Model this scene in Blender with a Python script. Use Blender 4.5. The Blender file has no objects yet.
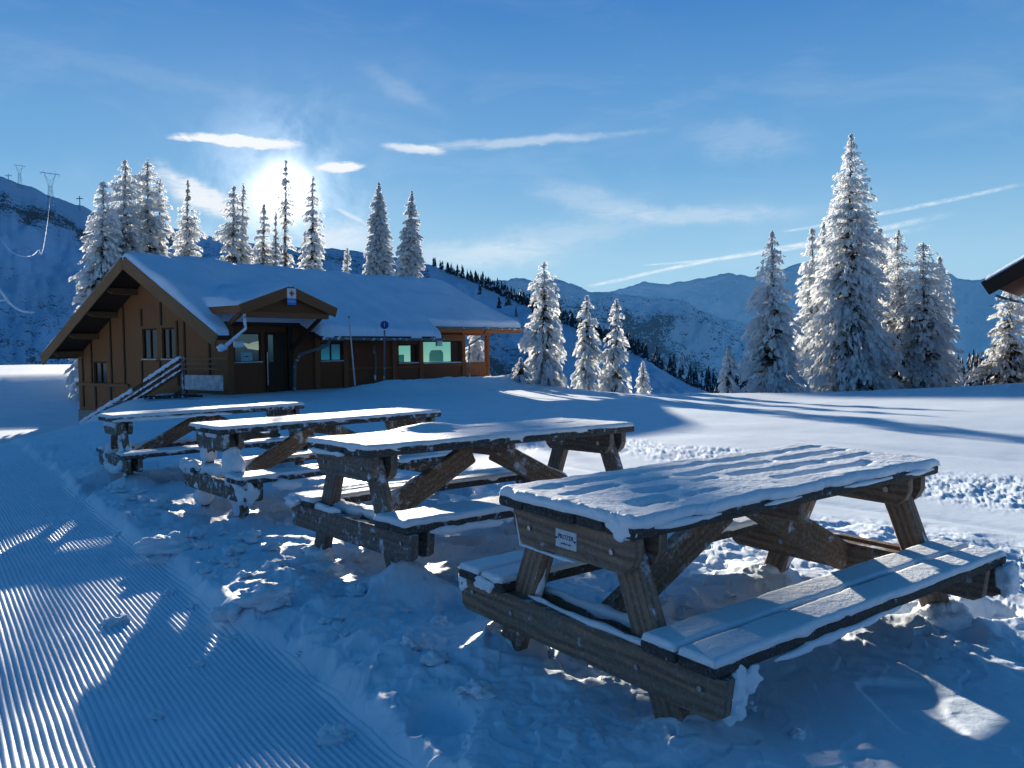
import bpy, math, random
import numpy as np
from mathutils import Vector, Matrix, noise as mnoise

random.seed(7)
RNG = np.random.default_rng(11)
scene = bpy.context.scene
COL = scene.collection
PI = math.pi

# ------------------------------------------------------------------ camera
F_PX, PITCH, ROLL, CAM_Z = 830.0, 0.04356, -0.01177, 1.40
camd = bpy.data.cameras.new('camera'); cam = bpy.data.objects.new('camera', camd); COL.objects.link(cam)
camd.sensor_width = 36.0; camd.lens = F_PX / 1024 * 36; camd.clip_start = 0.05; camd.clip_end = 60000
Fv = Vector((0, math.cos(PITCH), -math.sin(PITCH))); Rv = Vector((1, 0, 0)); Uv = Vector((0, math.sin(PITCH), math.cos(PITCH)))
R2 = Rv * math.cos(ROLL) + Uv * math.sin(ROLL); U2 = Uv * math.cos(ROLL) - Rv * math.sin(ROLL)
M = Matrix.Identity(4)
for i in range(3):
    M[i][0] = R2[i]; M[i][1] = U2[i]; M[i][2] = -Fv[i]
M[0][3], M[1][3], M[2][3] = 0, 0, CAM_Z
cam.matrix_world = M
scene.camera = cam
scene.view_settings.view_transform = 'Standard'; scene.view_settings.look = 'None'; scene.view_settings.exposure = 0; scene.view_settings.gamma = 1
scene.render.engine = 'CYCLES'; cy = scene.cycles
cy.use_adaptive_sampling = True; cy.adaptive_threshold = .03; cy.max_bounces = 5; cy.diffuse_bounces = 3; cy.glossy_bounces = 2; cy.transmission_bounces = 3; cy.transparent_max_bounces = 6
cy.use_denoising = True; cy.caustics_reflective = False; cy.caustics_refractive = False

def ray(px, py):
    return (Fv + R2 * ((px - 512) / F_PX) - U2 * ((py - 384) / F_PX))
def at(px, py, Y):
    """world point seen at a photo position, Y metres ahead"""
    d = ray(px, py); d = d * (Y / d.y)
    return Vector((d.x, d.y, d.z + CAM_Z))
def azel(px, py):
    d = ray(px, py).normalized()
    return math.atan2(d.x, d.y), math.asin(d.z)

# ------------------------------------------------------------------ noise
def _hash(ix, iy, seed):
    n = (ix.astype(np.int64) * 374761393 + iy.astype(np.int64) * 668265263 + seed * 1442695041) & 0xffffffff
    n = ((n ^ (n >> 13)) * 1274126177) & 0xffffffff
    n = n ^ (n >> 16)
    return (n & 0xffffff) / float(0xffffff)
def vn(x, y, seed=0):
    x = np.asarray(x, float); y = np.asarray(y, float)
    ix = np.floor(x); iy = np.floor(y); fx = x - ix; fy = y - iy
    fx = fx * fx * fx * (fx * (fx * 6 - 15) + 10); fy = fy * fy * fy * (fy * (fy * 6 - 15) + 10)
    a = _hash(ix, iy, seed); b = _hash(ix + 1, iy, seed); c = _hash(ix, iy + 1, seed); d = _hash(ix + 1, iy + 1, seed)
    return (a * (1 - fx) + b * fx) * (1 - fy) + (c * (1 - fx) + d * fx) * fy
def fbm(x, y, seed=0, o=4, g=0.5):
    s = 0; amp = 1; tot = 0
    for k in range(o):
        c, n = math.cos(.6 * k), math.sin(.6 * k)
        s = s + amp * (vn((x * c - y * n) * 2 ** k, (x * n + y * c) * 2 ** k, seed + k * 17) * 2 - 1); tot += amp; amp *= g
    return s / tot
def sstep(a, b, x):
    t = np.clip((np.asarray(x, float) - a) / (b - a), 0, 1); return t * t * (3 - 2 * t)

# ------------------------------------------------------------------ object helpers
def tag(o, label=None, cat=None, group=None, kind=None):
    if label: o['label'] = label
    if cat: o['category'] = cat
    if group: o['group'] = group
    if kind: o['kind'] = kind
    return o
def thing(name, label, cat, loc=(0, 0, 0), rotz=0, group=None, matrix=None):
    o = bpy.data.objects.new(name, None); COL.objects.link(o); o.empty_display_size = .2
    if matrix is not None: o.matrix_world = matrix
    else:
        o.location = loc; o.rotation_euler = (0, 0, rotz)
    return tag(o, label, cat, group)
def link_mesh(name, me, parent=None):
    o = bpy.data.objects.new(name, me); COL.objects.link(o)
    if parent is not None: o.parent = parent
    return o

class MB:
    """collects shapes for ONE mesh object"""
    def __init__(s): s.v = []; s.f = []; s.uv = []; s.n = 0
    def add(s, verts, faces, uvs=None):
        b = len(s.v); s.v.extend([tuple(p) for p in verts])
        for k, f in enumerate(faces):
            s.f.append(tuple(i + b for i in f))
            s.uv.append(uvs[k] if uvs else [(verts[i][0], verts[i][1]) for i in f])
        s.n += 1
    def board(s, a, b, up, w, t, bev=.006):
        """board from a to b; w = size along 'up', t = the other way; chamfered"""
        a = Vector(a); b = Vector(b); d = (b - a); L = d.length; d.normalize()
        up = Vector(up); up = (up - d * up.dot(d)).normalized(); sd = d.cross(up)
        bev = min(bev, w * .3, t * .3)
        def ring(c, ins):
            W = w / 2 - ins; T = t / 2 - ins; e = bev
            pts = [(-W + e, -T), (W - e, -T), (W, -T + e), (W, T - e), (W - e, T), (-W + e, T), (-W, T - e), (-W, -T + e)]
            return [c + up * p[0] + sd * p[1] for p in pts]
        V = ring(a, bev * .7) + ring(a + d * bev, 0) + ring(b - d * bev, 0) + ring(b, bev * .7)
        per = [0]; base = ring(a, 0)
        for i in range(8): per.append(per[-1] + (base[(i + 1) % 8] - base[i]).length)
        off = s.n * .731; us = [0, bev, L - bev, L]
        Fc, U = [], []
        for r in range(3):
            for i in range(8):
                j = (i + 1) % 8
                Fc.append((r * 8 + i, r * 8 + j, (r + 1) * 8 + j, (r + 1) * 8 + i))
                U.append([(us[r] + off * 3, per[i] + off), (us[r] + off * 3, per[i + 1] + off), (us[r + 1] + off * 3, per[i + 1] + off), (us[r + 1] + off * 3, per[i] + off)])
        e1 = [(off + p.dot(up) * .25, off + p.dot(sd)) for p in V[:8]]
        Fc.append(tuple(range(7, -1, -1))); U.append([e1[i] for i in range(7, -1, -1)])
        Fc.append(tuple(range(24, 32))); U.append([(off + V[i].dot(up) * .25, off + V[i].dot(sd)) for i in range(24, 32)])
        s.add(V, Fc, U); return s
    def box(s, x0, x1, y0, y1, z0, z1, bev=.006):
        dx, dy, dz = x1 - x0, y1 - y0, z1 - z0
        cx, cy, cz = (x0 + x1) / 2, (y0 + y1) / 2, (z0 + z1) / 2
        if dx >= dy and dx >= dz: return s.board((x0, cy, cz), (x1, cy, cz), (0, 0, 1), dz, dy, bev)
        if dy >= dz: return s.board((cx, y0, cz), (cx, y1, cz), (0, 0, 1), dz, dx, bev)
        return s.board((cx, cy, z0), (cx, cy, z1), (1, 0, 0), dx, dy, bev)
    def tube(s, pts, rad, n=8, jit=0, caps=True, seed=0):
        pts = [Vector(p) for p in pts]
        if not hasattr(rad, '__len__'): rad = [rad] * len(pts)
        rr = random.Random(seed); V = []; ref = None
        for k, p in enumerate(pts):
            d = (pts[min(k + 1, len(pts) - 1)] - pts[max(k - 1, 0)]).normalized()
            if ref is None: ref = Vector((0, 0, 1)) if abs(d.z) < .9 else Vector((1, 0, 0))
            u = (ref - d * ref.dot(d)).normalized(); ref = u; w = d.cross(u)
            for i in range(n):
                a = 2 * PI * i / n; r = rad[k] * (1 + jit * (rr.random() * 2 - 1))
                V.append(p + u * math.cos(a) * r + w * math.sin(a) * r)
        Fc = []
        for k in range(len(pts) - 1):
            for i in range(n):
                j = (i + 1) % n; Fc.append((k * n + i, k * n + j, (k + 1) * n + j, (k + 1) * n + i))
        if caps: Fc.append(tuple(range(n - 1, -1, -1))); Fc.append(tuple(range((len(pts) - 1) * n, len(pts) * n)))
        s.add(V, Fc, None); return s
    def prism(s, poly, ax, d0, d1):
        """polygon extruded: ax='x': poly in (y,z), 'y': (x,z), 'z': (x,y)"""
        def mk(p, d): return {'x': (d, p[0], p[1]), 'y': (p[0], d, p[1]), 'z': (p[0], p[1], d)}[ax]
        n = len(poly); V = [mk(p, d0) for p in poly] + [mk(p, d1) for p in poly]
        Fc = [tuple(range(n)), tuple(range(2 * n - 1, n - 1, -1))] + [(i, i + n, (i + 1) % n + n, (i + 1) % n) for i in range(n)]
        U = [[(p[0], p[1]) for p in poly], [(p[0], p[1]) for p in poly[::-1]]]
        for i in range(n):
            j = (i + 1) % n; L = math.dist(poly[i], poly[j]); U.append([(0, d0), (0, d1), (L, d1), (L, d0)])
        s.add(V, Fc, U); return s
    def blob(s, c, r, seed=0, rough=.25, n=10, m=7):
        rr = random.Random(seed); c = Vector(c); r = r if hasattr(r, '__len__') else (r, r, r)
        V = []; o = Vector((rr.random() * 50, rr.random() * 50, rr.random() * 50))
        for j in range(m + 1):
            th = PI * j / m
            for i in range(n):
                ph = 2 * PI * i / n; d = Vector((math.sin(th) * math.cos(ph), math.sin(th) * math.sin(ph), math.cos(th)))
                k = 1 + rough * mnoise.noise(d * 1.6 + o) * 1.6 + rough * .5 * mnoise.noise(d * 4 + o)
                V.append(c + Vector((d.x * r[0], d.y * r[1], d.z * r[2])) * k)
        Fc = [(j * n + i, (j + 1) * n + i, (j + 1) * n + (i + 1) % n, j * n + (i + 1) % n) for j in range(m) for i in range(n)]
        s.add(V, Fc, None); return s
    def mesh(s, name, mat, smooth=False):
        me = bpy.data.meshes.new(name); me.from_pydata(s.v, [], s.f)
        ul = me.uv_layers.new(name='UVMap'); flat = []
        for u in s.uv:
            for q in u: flat += [q[0], q[1]]
        ul.data.foreach_set('uv', flat)
        me.materials.append(mat)
        me.validate(); me.update()
        if smooth: me.polygons.foreach_set('use_smooth', [True] * len(me.polygons))
        return me
    def build(s, name, mat, parent=None, smooth=False):
        return link_mesh(name, s.mesh(name, mat, smooth), parent)

def np_mesh(name, V, Q, mat, smooth=True, attr=None):
    V = np.asarray(V, np.float32); Q = np.asarray(Q, np.int32); k = Q.shape[1]
    me = bpy.data.meshes.new(name)
    me.vertices.add(len(V)); me.vertices.foreach_set('co', V.ravel())
    me.loops.add(Q.size); me.loops.foreach_set('vertex_index', Q.ravel())
    me.polygons.add(len(Q)); me.polygons.foreach_set('loop_start', np.arange(len(Q), dtype=np.int32) * k)
    if attr is not None:
        for nm, a in attr.items():
            at_ = me.attributes.new(nm, 'FLOAT', 'POINT'); at_.data.foreach_set('value', np.asarray(a, np.float32).ravel())
    me.materials.append(mat); me.update(calc_edges=True)
    me.polygons.foreach_set('use_smooth', np.full(len(Q), smooth))
    return me
def grid_quads(nr, nc, wrap=False):
    i = np.arange(nr - 1)[:, None]; j = np.arange(nc if wrap else nc - 1)[None, :]
    a = i * nc + j; b = i * nc + (j + 1) % nc
    return np.stack([a, b, b + nc, a + nc], -1).reshape(-1, 4)

# ------------------------------------------------------------------ materials
def newmat(name):
    m = bpy.data.materials.new(name); m.use_nodes = True; nt = m.node_tree; nt.nodes.clear()
    out = nt.nodes.new('ShaderNodeOutputMaterial'); return m, nt, out
class NT:
    def __init__(s, nt): s.nt = nt
    def n(s, t, **kw):
        nd = s.nt.nodes.new(t)
        for k, v in kw.items(): setattr(nd, k, v)
        return nd
    def L(s, a, b): s.nt.links.new(a, b)
    def _in(s, sock, v):
        if v is None: return
        if isinstance(v, bpy.types.NodeSocket): s.L(v, sock)
        else: sock.default_value = v
    def math(s, op, a, b=None, c=None, clamp=False):
        nd = s.n('ShaderNodeMath', operation=op, use_clamp=clamp)
        s._in(nd.inputs[0], a); s._in(nd.inputs[1], b); s._in(nd.inputs[2], c); return nd.outputs[0]
    def mix(s, f, a, b, blend='MIX'):
        nd = s.n('ShaderNodeMix', data_type='RGBA', blend_type=blend)
        s._in(nd.inputs[0], f); s._in(nd.inputs[6], a if isinstance(a, bpy.types.NodeSocket) else (*a, 1)); s._in(nd.inputs[7], b if isinstance(b, bpy.types.NodeSocket) else (*b, 1)); return nd.outputs[2]
    def noise(s, vec, scale, detail=3, rough=.5, dist=0):
        nd = s.n('ShaderNodeTexNoise'); s._in(nd.inputs['Vector'], vec); nd.inputs['Scale'].default_value = scale
        nd.inputs['Detail'].default_value = detail; nd.inputs['Roughness'].default_value = rough; nd.inputs['Distortion'].default_value = dist
        return nd.outputs['Fac']
    def ramp(s, f, a, b, smooth=True):
        nd = s.n('ShaderNodeMapRange'); nd.interpolation_type = 'SMOOTHSTEP' if smooth else 'LINEAR'
        s._in(nd.inputs[0], f); nd.inputs[1].default_value = a; nd.inputs[2].default_value = b; return nd.outputs[0]
    def mapv(s, vec, sc=(1, 1, 1), loc=(0, 0, 0), rot=(0, 0, 0)):
        nd = s.n('ShaderNodeMapping'); s._in(nd.inputs[0], vec); nd.inputs['Scale'].default_value = sc; nd.inputs['Location'].default_value = loc; nd.inputs['Rotation'].default_value = rot
        return nd.outputs[0]
    def bump(s, h, strength, dist, normal=None):
        nd = s.n('ShaderNodeBump'); s._in(nd.inputs['Height'], h); nd.inputs['Strength'].default_value = strength; nd.inputs['Distance'].default_value = dist
        if normal is not None: s.L(normal, nd.inputs['Normal'])
        return nd.outputs[0]
    def princ(s, col, rough=.6, normal=None, spec=.5, metal=0, **kw):
        p = s.n('ShaderNodeBsdfPrincipled'); s._in(p.inputs['Base Color'], col if isinstance(col, bpy.types.NodeSocket) else (*col, 1))
        s._in(p.inputs['Roughness'], rough); p.inputs['Specular IOR Level'].default_value = spec; p.inputs['Metallic'].default_value = metal
        if normal is not None: s.L(normal, p.inputs['Normal'])
        for k, v in kw.items(): p.inputs[k].default_value = v
        return p.outputs[0]

SNOW = (.68, .80, .93)
def mat_snow(name, bump=.6, col=SNOW, fine=90, coarse=14, dist=.012):
    m, nt, out = newmat(name); N = NT(nt)
    pos = N.n('ShaderNodeNewGeometry').outputs['Position']
    n1 = N.noise(pos, coarse, 4, .6); n2 = N.noise(pos, fine, 3, .6)
    h = N.math('ADD', n1, N.math('MULTIPLY', n2, .35))
    nr = N.bump(h, bump, dist)
    c = N.mix(N.ramp(N.noise(pos, 1.3, 3), .3, .7), tuple(v * .94 for v in col), col)
    spark = N.ramp(N.noise(pos, 420, 1), .68, .74)
    ro = N.math('SUBTRACT', .62, N.math('MULTIPLY', spark, .35))
    N.L(N.princ(c, ro, nr, .35), out.inputs[0]); return m
def mat_wood(name, c1, c2, c3, frost=.0, scale=1.0, rough=.75, fscale=9.0):
    """boards with grain along U; frost = how much is dusted white"""
    m, nt, out = newmat(name); N = NT(nt)
    uv = N.n('ShaderNodeTexCoord').outputs['UV']
    v = N.mapv(uv, (1.2 * scale, 13 * scale, 1))
    w = N.n('ShaderNodeTexWave', wave_type='BANDS', bands_direction='Y'); N.L(N.mapv(uv, (1.0, 5, 1)), w.inputs[0])
    w.inputs['Scale'].default_value = 1.6 * scale; w.inputs['Distortion'].default_value = 9; w.inputs['Detail'].default_value = 2; w.inputs['Detail Scale'].default_value = .9
    g = N.noise(v, 2.2, 5, .6, .6); fine = N.noise(N.mapv(uv, (6, 160, 1)), 1, 3, .6)
    c = N.mix(N.math('MULTIPLY', N.ramp(w.outputs['Fac'], .2, .9), .8), c1, c2)
    c = N.mix(N.ramp(g, .35, .7), c, c3)
    c = N.mix(N.math('MULTIPLY', N.ramp(fine, .55, .8), .55), c, tuple(x * .35 for x in c1))
    pos = N.n('ShaderNodeNewGeometry').outputs['Position']
    hb = N.math('ADD', N.math('MULTIPLY', fine, .5), N.math('MULTIPLY', w.outputs['Fac'], .12))
    nr = N.bump(hb, .35, .0015)
    r = N.math('ADD', rough - .12, N.math('MULTIPLY', g, .25))
    if frost > 0:
        f = N.noise(pos, fscale, 6, .68); nz = N.n('ShaderNodeSeparateXYZ'); N.L(N.n('ShaderNodeNewGeometry').outputs['True Normal'], nz.inputs[0])
        f = N.math('ADD', f, N.math('MULTIPLY', nz.outputs[2], .10))
        k = N.ramp(f, .68 - frost * .34, .82 - frost * .30)
        dust = N.math('MULTIPLY', N.ramp(N.noise(pos, fscale * 6, 4, .7), .45, .75), frost * .5)
        k = N.math('MAXIMUM', k, dust)
        c = N.mix(k, c, (.62, .72, .85)); nr = N.bump(k, .6, .008, nr)
        r = N.math('MAXIMUM', r, N.math('MULTIPLY', k, .8))
    N.L(N.princ(c, r, nr, .3), out.inputs[0]); return m
def mat_plain(name, col, rough=.6, metal=0, var=.15, scale=8, spec=.4):
    m, nt, out = newmat(name); N = NT(nt); pos = N.n('ShaderNodeNewGeometry').outputs['Position']
    c = N.mix(N.ramp(N.noise(pos, scale, 4, .6), .3, .7), tuple(x * (1 - var) for x in col), tuple(min(1, x * (1 + var)) for x in col))
    N.L(N.princ(c, rough, N.bump(N.noise(pos, scale * 6, 3), .15, .004), spec, metal), out.inputs[0]); return m
def mat_frosted(name, col, amt=.5, scale=14):
    m, nt, out = newmat(name); N = NT(nt); pos = N.n('ShaderNodeNewGeometry').outputs['Position']
    k = N.ramp(N.noise(pos, scale, 5, .65), .66 - amt * .35, .72 - amt * .3)
    N.L(N.princ(N.mix(k, col, (.66, .76, .88)), .7, N.bump(k, .5, .01), .3), out.inputs[0]); return m

M_GROUND = mat_snow('snow_ground', .35, fine=70, coarse=9, dist=.012)
M_SNOW = mat_snow('snow_pad', .75, col=(.76, .83, .91), fine=130, coarse=50, dist=.008)
M_ROOFSNOW = mat_snow('snow_roof', .25, col=(.62, .76, .94), fine=12, coarse=1.2, dist=.05)
M_CLOD = mat_snow('snow_clod', .9, col=(.74, .84, .94), fine=90, coarse=22, dist=.015)
M_TWOOD = mat_wood('weathered_table_wood', (.26, .165, .105), (.10, .066, .048), (.165, .125, .10), .26, fscale=9)
M_TEND = mat_wood('wet_plank_wood', (.035, .032, .028), (.02, .02, .02), (.05, .045, .038), .22, fscale=16)
M_TWOODF = mat_wood('frosted_table_wood', (.20, .12, .06), (.09, .06, .036), (.12, .095, .07), .50, fscale=12)
M_TENDF = mat_wood('frosted_plank_wood', (.04, .035, .03), (.02, .02, .02), (.05, .045, .038), .48, fscale=18)
M_TWOODL = mat_wood('dusted_table_wood', (.17, .12, .09), (.08, .062, .054), (.13, .108, .095), .38, fscale=10)
M_TENDL = mat_wood('dusted_plank_wood', (.04, .037, .033), (.022, .022, .022), (.05, .046, .04), .34, fscale=18)
M_BRACE = mat_wood('brown_brace_wood', (.20, .115, .062), (.10, .065, .04), (.15, .10, .065), .44, fscale=8)

# ------------------------------------------------------------------ sun, sky
sx, sy = 285, 191
SAZ, SEL = azel(sx, sy)
sun = bpy.data.lights.new('sun', 'SUN'); sun.energy = 12.0; sun.angle = math.radians(.53); sun.color = (1, .87, .70)
so = bpy.data.objects.new('sun', sun); COL.objects.link(so)
sdir = Vector((math.sin(SAZ) * math.cos(SEL), math.cos(SAZ) * math.cos(SEL), math.sin(SEL)))
so.rotation_euler = sdir.to_track_quat('Z', 'Y').to_euler()

world = bpy.data.worlds.new('World'); scene.world = world; world.use_nodes = True
wn = world.node_tree; wn.nodes.clear(); W = NT(wn)
wout = W.n('ShaderNodeOutputWorld'); bg = W.n('ShaderNodeBackground')
sky = W.n('ShaderNodeTexSky', sky_type='NISHITA', sun_disc=False)
sky.sun_elevation = SEL; sky.sun_rotation = SAZ; sky.altitude = 1600; sky.air_density = 1.0; sky.dust_density = .3; sky.ozone_density = 2.5
gen = W.n('ShaderNodeTexCoord').outputs['Generated']
nrm = W.n('ShaderNodeVectorMath', operation='NORMALIZE'); W.L(gen, nrm.inputs[0]); dirv = nrm.outputs[0]
sp = W.n('ShaderNodeSeparateXYZ'); W.L(dirv, sp.inputs[0])
el = W.math('ARCSINE', sp.outputs[2]); az = W.math('ARCTAN2', sp.outputs[0], sp.outputs[1])
dp = W.n('ShaderNodeVectorMath', operation='DOT_PRODUCT'); W.L(dirv, dp.inputs[0]); dp.inputs[1].default_value = sdir
ang = W.math('ARCCOSINE', W.math('MINIMUM', dp.outputs['Value'], .999999))
cr = W.n('ShaderNodeValToRGB'); W.L(W.math('DIVIDE', el, PI / 2), cr.inputs[0])
stops = [(0, (.44, .70, .90)), (.06, (.38, .66, .88)), (.13, (.18, .44, .76)), (.24, (.066, .25, .61)), (.33, (.034, .165, .48)), (.42, (.012, .125, .31)), (1, (.005, .062, .175))]
e = cr.color_ramp.elements
while len(e) < len(stops): e.new(.5)
for k, (p, c) in enumerate(stops): e[k].position = p; e[k].color = (*c, 1)
# darker away from the sun
away = W.ramp(ang, .5, 2.6); grad = W.mix(W.math('MULTIPLY', away, .6), cr.outputs[0], (.008, .095, .24))
skyc = W.n('ShaderNodeVectorMath', operation='SCALE'); W.L(sky.outputs[0], skyc.inputs[0]); skyc.inputs[3].default_value = .05
base = W.mix(.06, grad, skyc.outputs[0])
def gauss(x, s): return W.math('EXPONENT', W.math('MULTIPLY', W.math('POWER', W.math('DIVIDE', x, s), 2.0), -1.0))
# aureole of the sun
cv = W.n('ShaderNodeCombineXYZ'); W.L(W.math('MULTIPLY', az, 1.0), cv.inputs[0]); W.L(el, cv.inputs[1]); azv = cv.outputs[0]
puff = W.noise(azv, 14, 5, .6, .4)
g1 = W.math('MULTIPLY', gauss(ang, .027), 2.6)
g2 = W.math('MULTIPLY', gauss(ang, .075), W.math('MULTIPLY', W.ramp(puff, .36, .68), .48))
g3 = W.math('MULTIPLY', gauss(ang, .18), .045)
glow = W.math('ADD', W.math('ADD', g1, g2), g3)
gc = W.n('ShaderNodeVectorMath', operation='SCALE'); gc.inputs[0].default_value = (1.0, .96, .88); W.L(glow, gc.inputs[3])
# clouds: bright streaks near the sun and thin veils
fineN = W.noise(W.mapv(azv, (22, 85, 1), rot=(0, 0, .06)), 1, 8, .66, 1.0)
WOB = W.math('SUBTRACT', W.noise(azv, 30, 3, .6), .5)
def cloud(px, py, len_px, th_px, slope, amp, edge=.35, soft=.25):
    a0, e0 = azel(px, py); k = 1 / F_PX
    da = W.math('SUBTRACT', az, a0); de = W.math('SUBTRACT', el, e0)
    de2 = W.math('ADD', de, W.math('MULTIPLY', da, slope))
    wob = W.math('MULTIPLY', WOB, th_px * k * 1.6)
    de2 = W.math('ADD', de2, wob)
    g = W.math('MULTIPLY', gauss(da, len_px * k), gauss(de2, th_px * k))
    v = W.math('MULTIPLY', g, W.math('ADD', .12, W.math('MULTIPLY', fineN, 1.4)))
    return W.math('MULTIPLY', W.ramp(v, edge - soft, edge + soft), amp)
acc = None
for c in [(240, 141, 62, 6, .02, 1.0, .42, .16), (190, 139, 24, 3, 0, .5, .5, .2), (338, 167, 26, 6, -.12, 1.0, .42, .16), (205, 200, 48, 16, .45, .85, .45, .3),
          (415, 149, 34, 5, .06, .62, .45, .25), (520, 142, 120, 5, -.05, .38, .5, .35), (690, 215, 95, 9, .04, .30, .45, .4), (590, 200, 60, 12, .2, .2, .45, .4),
          (745, 140, 55, 20, .1, .14, .45, .4), (400, 90, 40, 10, .5, .10, .45, .4), (480, 255, 90, 14, 0, .38, .45, .4), (355, 218, 22, 3, .5, .5, .5, .3), (340, 240, 40, 20, .0, .55, .45, .35),
          (150, 75, 110, 9, .1, .06, .4, .4), (560, 235, 90, 14, -.1, .2, .45, .4)]:
    v = cloud(*c); acc = v if acc is None else W.math('ADD', acc, v)
veil = W.math('MULTIPLY', W.ramp(W.noise(W.mapv(azv, (3, 9, 1), (2, 1, 0)), 1.6, 6, .6, .8), .45, .8), W.math('MULTIPLY', gauss(W.math('SUBTRACT', el, .2), .22), .10))
acc = W.math('MINIMUM', W.math('ADD', acc, veil), 1.0)
c1 = W.n('ShaderNodeVectorMath', operation='ADD'); W.L(base, c1.inputs[0]); W.L(gc.outputs[0], c1.inputs[1])
skyf = W.mix(acc, c1.outputs[0], (.92, .96, 1.0))
skyf = W.mix(W.ramp(el, -.03, -.25), skyf, (.10, .2, .36))
W.L(skyf, bg.inputs[0]); bg.inputs[1].default_value = 1.0; W.L(bg.outputs[0], wout.inputs[0])
world.cycles.sampling_method = 'MANUAL'; world.cycles.sample_map_resolution = 1024

# ------------------------------------------------------------------ chalet frame (local axes: x along the ridge, y away from the terrace)
C0 = Vector((-9.48, 27.7, 0.0)); DA = math.radians(53.0)
dX, dY = math.cos(DA), math.sin(DA)
def ch_local(x, y):
    return (x - C0.x) * dX + (y - C0.y) * dY, -(x - C0.x) * dY + (y - C0.y) * dX

TABLES = [  # fitted: near end centre of the top: x, y, z-cam, yaw, pitch, roll
    (.173, 3.103, -.611, .655, .005, -.018), (-1.043, 4.859, -.562, .685, -.005, .016),
    (-2.615, 7.004, -.642, .679, .009, .018), (-4.505, 9.147, -.714, .638, .017, .03)]
TL, TW, TB, THT = 2.16, .775, 1.44, .74

# ------------------------------------------------------------------ ground
GB = np.array([-.26, 2.66]); GD = np.array([-.577, .817]); GN = np.array([-.817, -.577])
def base_h(x, y):
    r = np.hypot(x, y); az_ = np.degrees(np.arctan2(x, np.maximum(y, 1e-6))); az_ = np.where(y <= 0, np.where(x > 0, 90, -90), az_)
    z = .10 - .075 * sstep(14, 8, y) - .022 * np.clip(y - 4, 0, 10) - .012 * np.clip(y - 14, 0, 18) * sstep(-12, 4, az_)
    z = z + .45 * sstep(18, 40, az_) * sstep(12, 30, r)
    z = z + .10 * sstep(.5, -3, x) * 0
    # hollow in front of the gable, left of the approach
    A = np.array([-7.6, 14.5]); nrm_ = np.array([-.955, -.296])
    dl = (x - A[0]) * nrm_[0] + (y - A[1]) * nrm_[1]
    z = z - 1.25 * sstep(0, 5.5, dl) * sstep(13, 18, y)
    kb = sstep(-22, -26, az_) * sstep(17, 26, y); z = z - .55 * kb * sstep(8, 12, -x)
    z = z + kb * 2.15 * np.clip((r - 42.5) / 11.0, 0, 1)
    s_, t_ = ch_local(x, y)
    # snow ramp up to the landing beside the stairs
    z = z + .55 * np.exp(-((s_ + 2.2) / 1.7) ** 2 - ((t_ - .1) / 1.9) ** 2)
    # level ground under the chalet front
    k = sstep(-6, -1.5, s_) * sstep(-5, -1.5, t_) * sstep(20, 15, s_) * sstep(2, 1, t_)
    z = z * (1 - k) + (-.05) * k
    z = z + (.30 + .10 * fbm(x * 1.1, y * 1.1, 77, 3)) * np.exp(-((t_ + 2.7) / .9) ** 2) * sstep(2.0, 4.5, s_) * sstep(15, 13, s_)
    crest = np.interp(az_, [-40, -20, -3, 1, 4, 8, 45], [110, 90, 50, 42, 34, 30, 33])
    over = np.clip(r - crest, 0, None)
    slope_k = np.interp(az_, [-22, -6.5, -4], [.06, .10, 1.0])
    z = z - slope_k * (over ** 2 / (over + 9) * .42)
    return np.maximum(z, -190)
def groom_u(x, y):
    u = (x - GB[0]) * GN[0] + (y - GB[1]) * GN[1]
    along = (x - GB[0]) * GD[0] + (y - GB[1]) * GD[1]
    return u, along
feet = []
def table_mats():
    out = []
    for (x, y, zc, yaw, a, b) in TABLES:
        ex = Vector((math.cos(yaw), math.sin(yaw), a)).normalized(); ey = Vector((math.sin(yaw), -math.cos(yaw), b))
        ey = (ey - ex * ey.dot(ex)).normalized(); ly = -ey; ez = ex.cross(ly)
        o = Vector((x, y, zc + CAM_Z)) + ex * (TL / 2) - ez * THT
        m = Matrix.Identity(4)
        for i in range(3): m[i][0] = ex[i]; m[i][1] = ly[i]; m[i][2] = ez[i]; m[i][3] = o[i]
        out.append(m)
    return out
TM = table_mats()
for m in TM:
    for xx in (-.92, .92):
        for yy in (-.5, .5):
            p = m @ Vector((xx, yy, 0)); feet.append((p.x, p.y))
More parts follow.
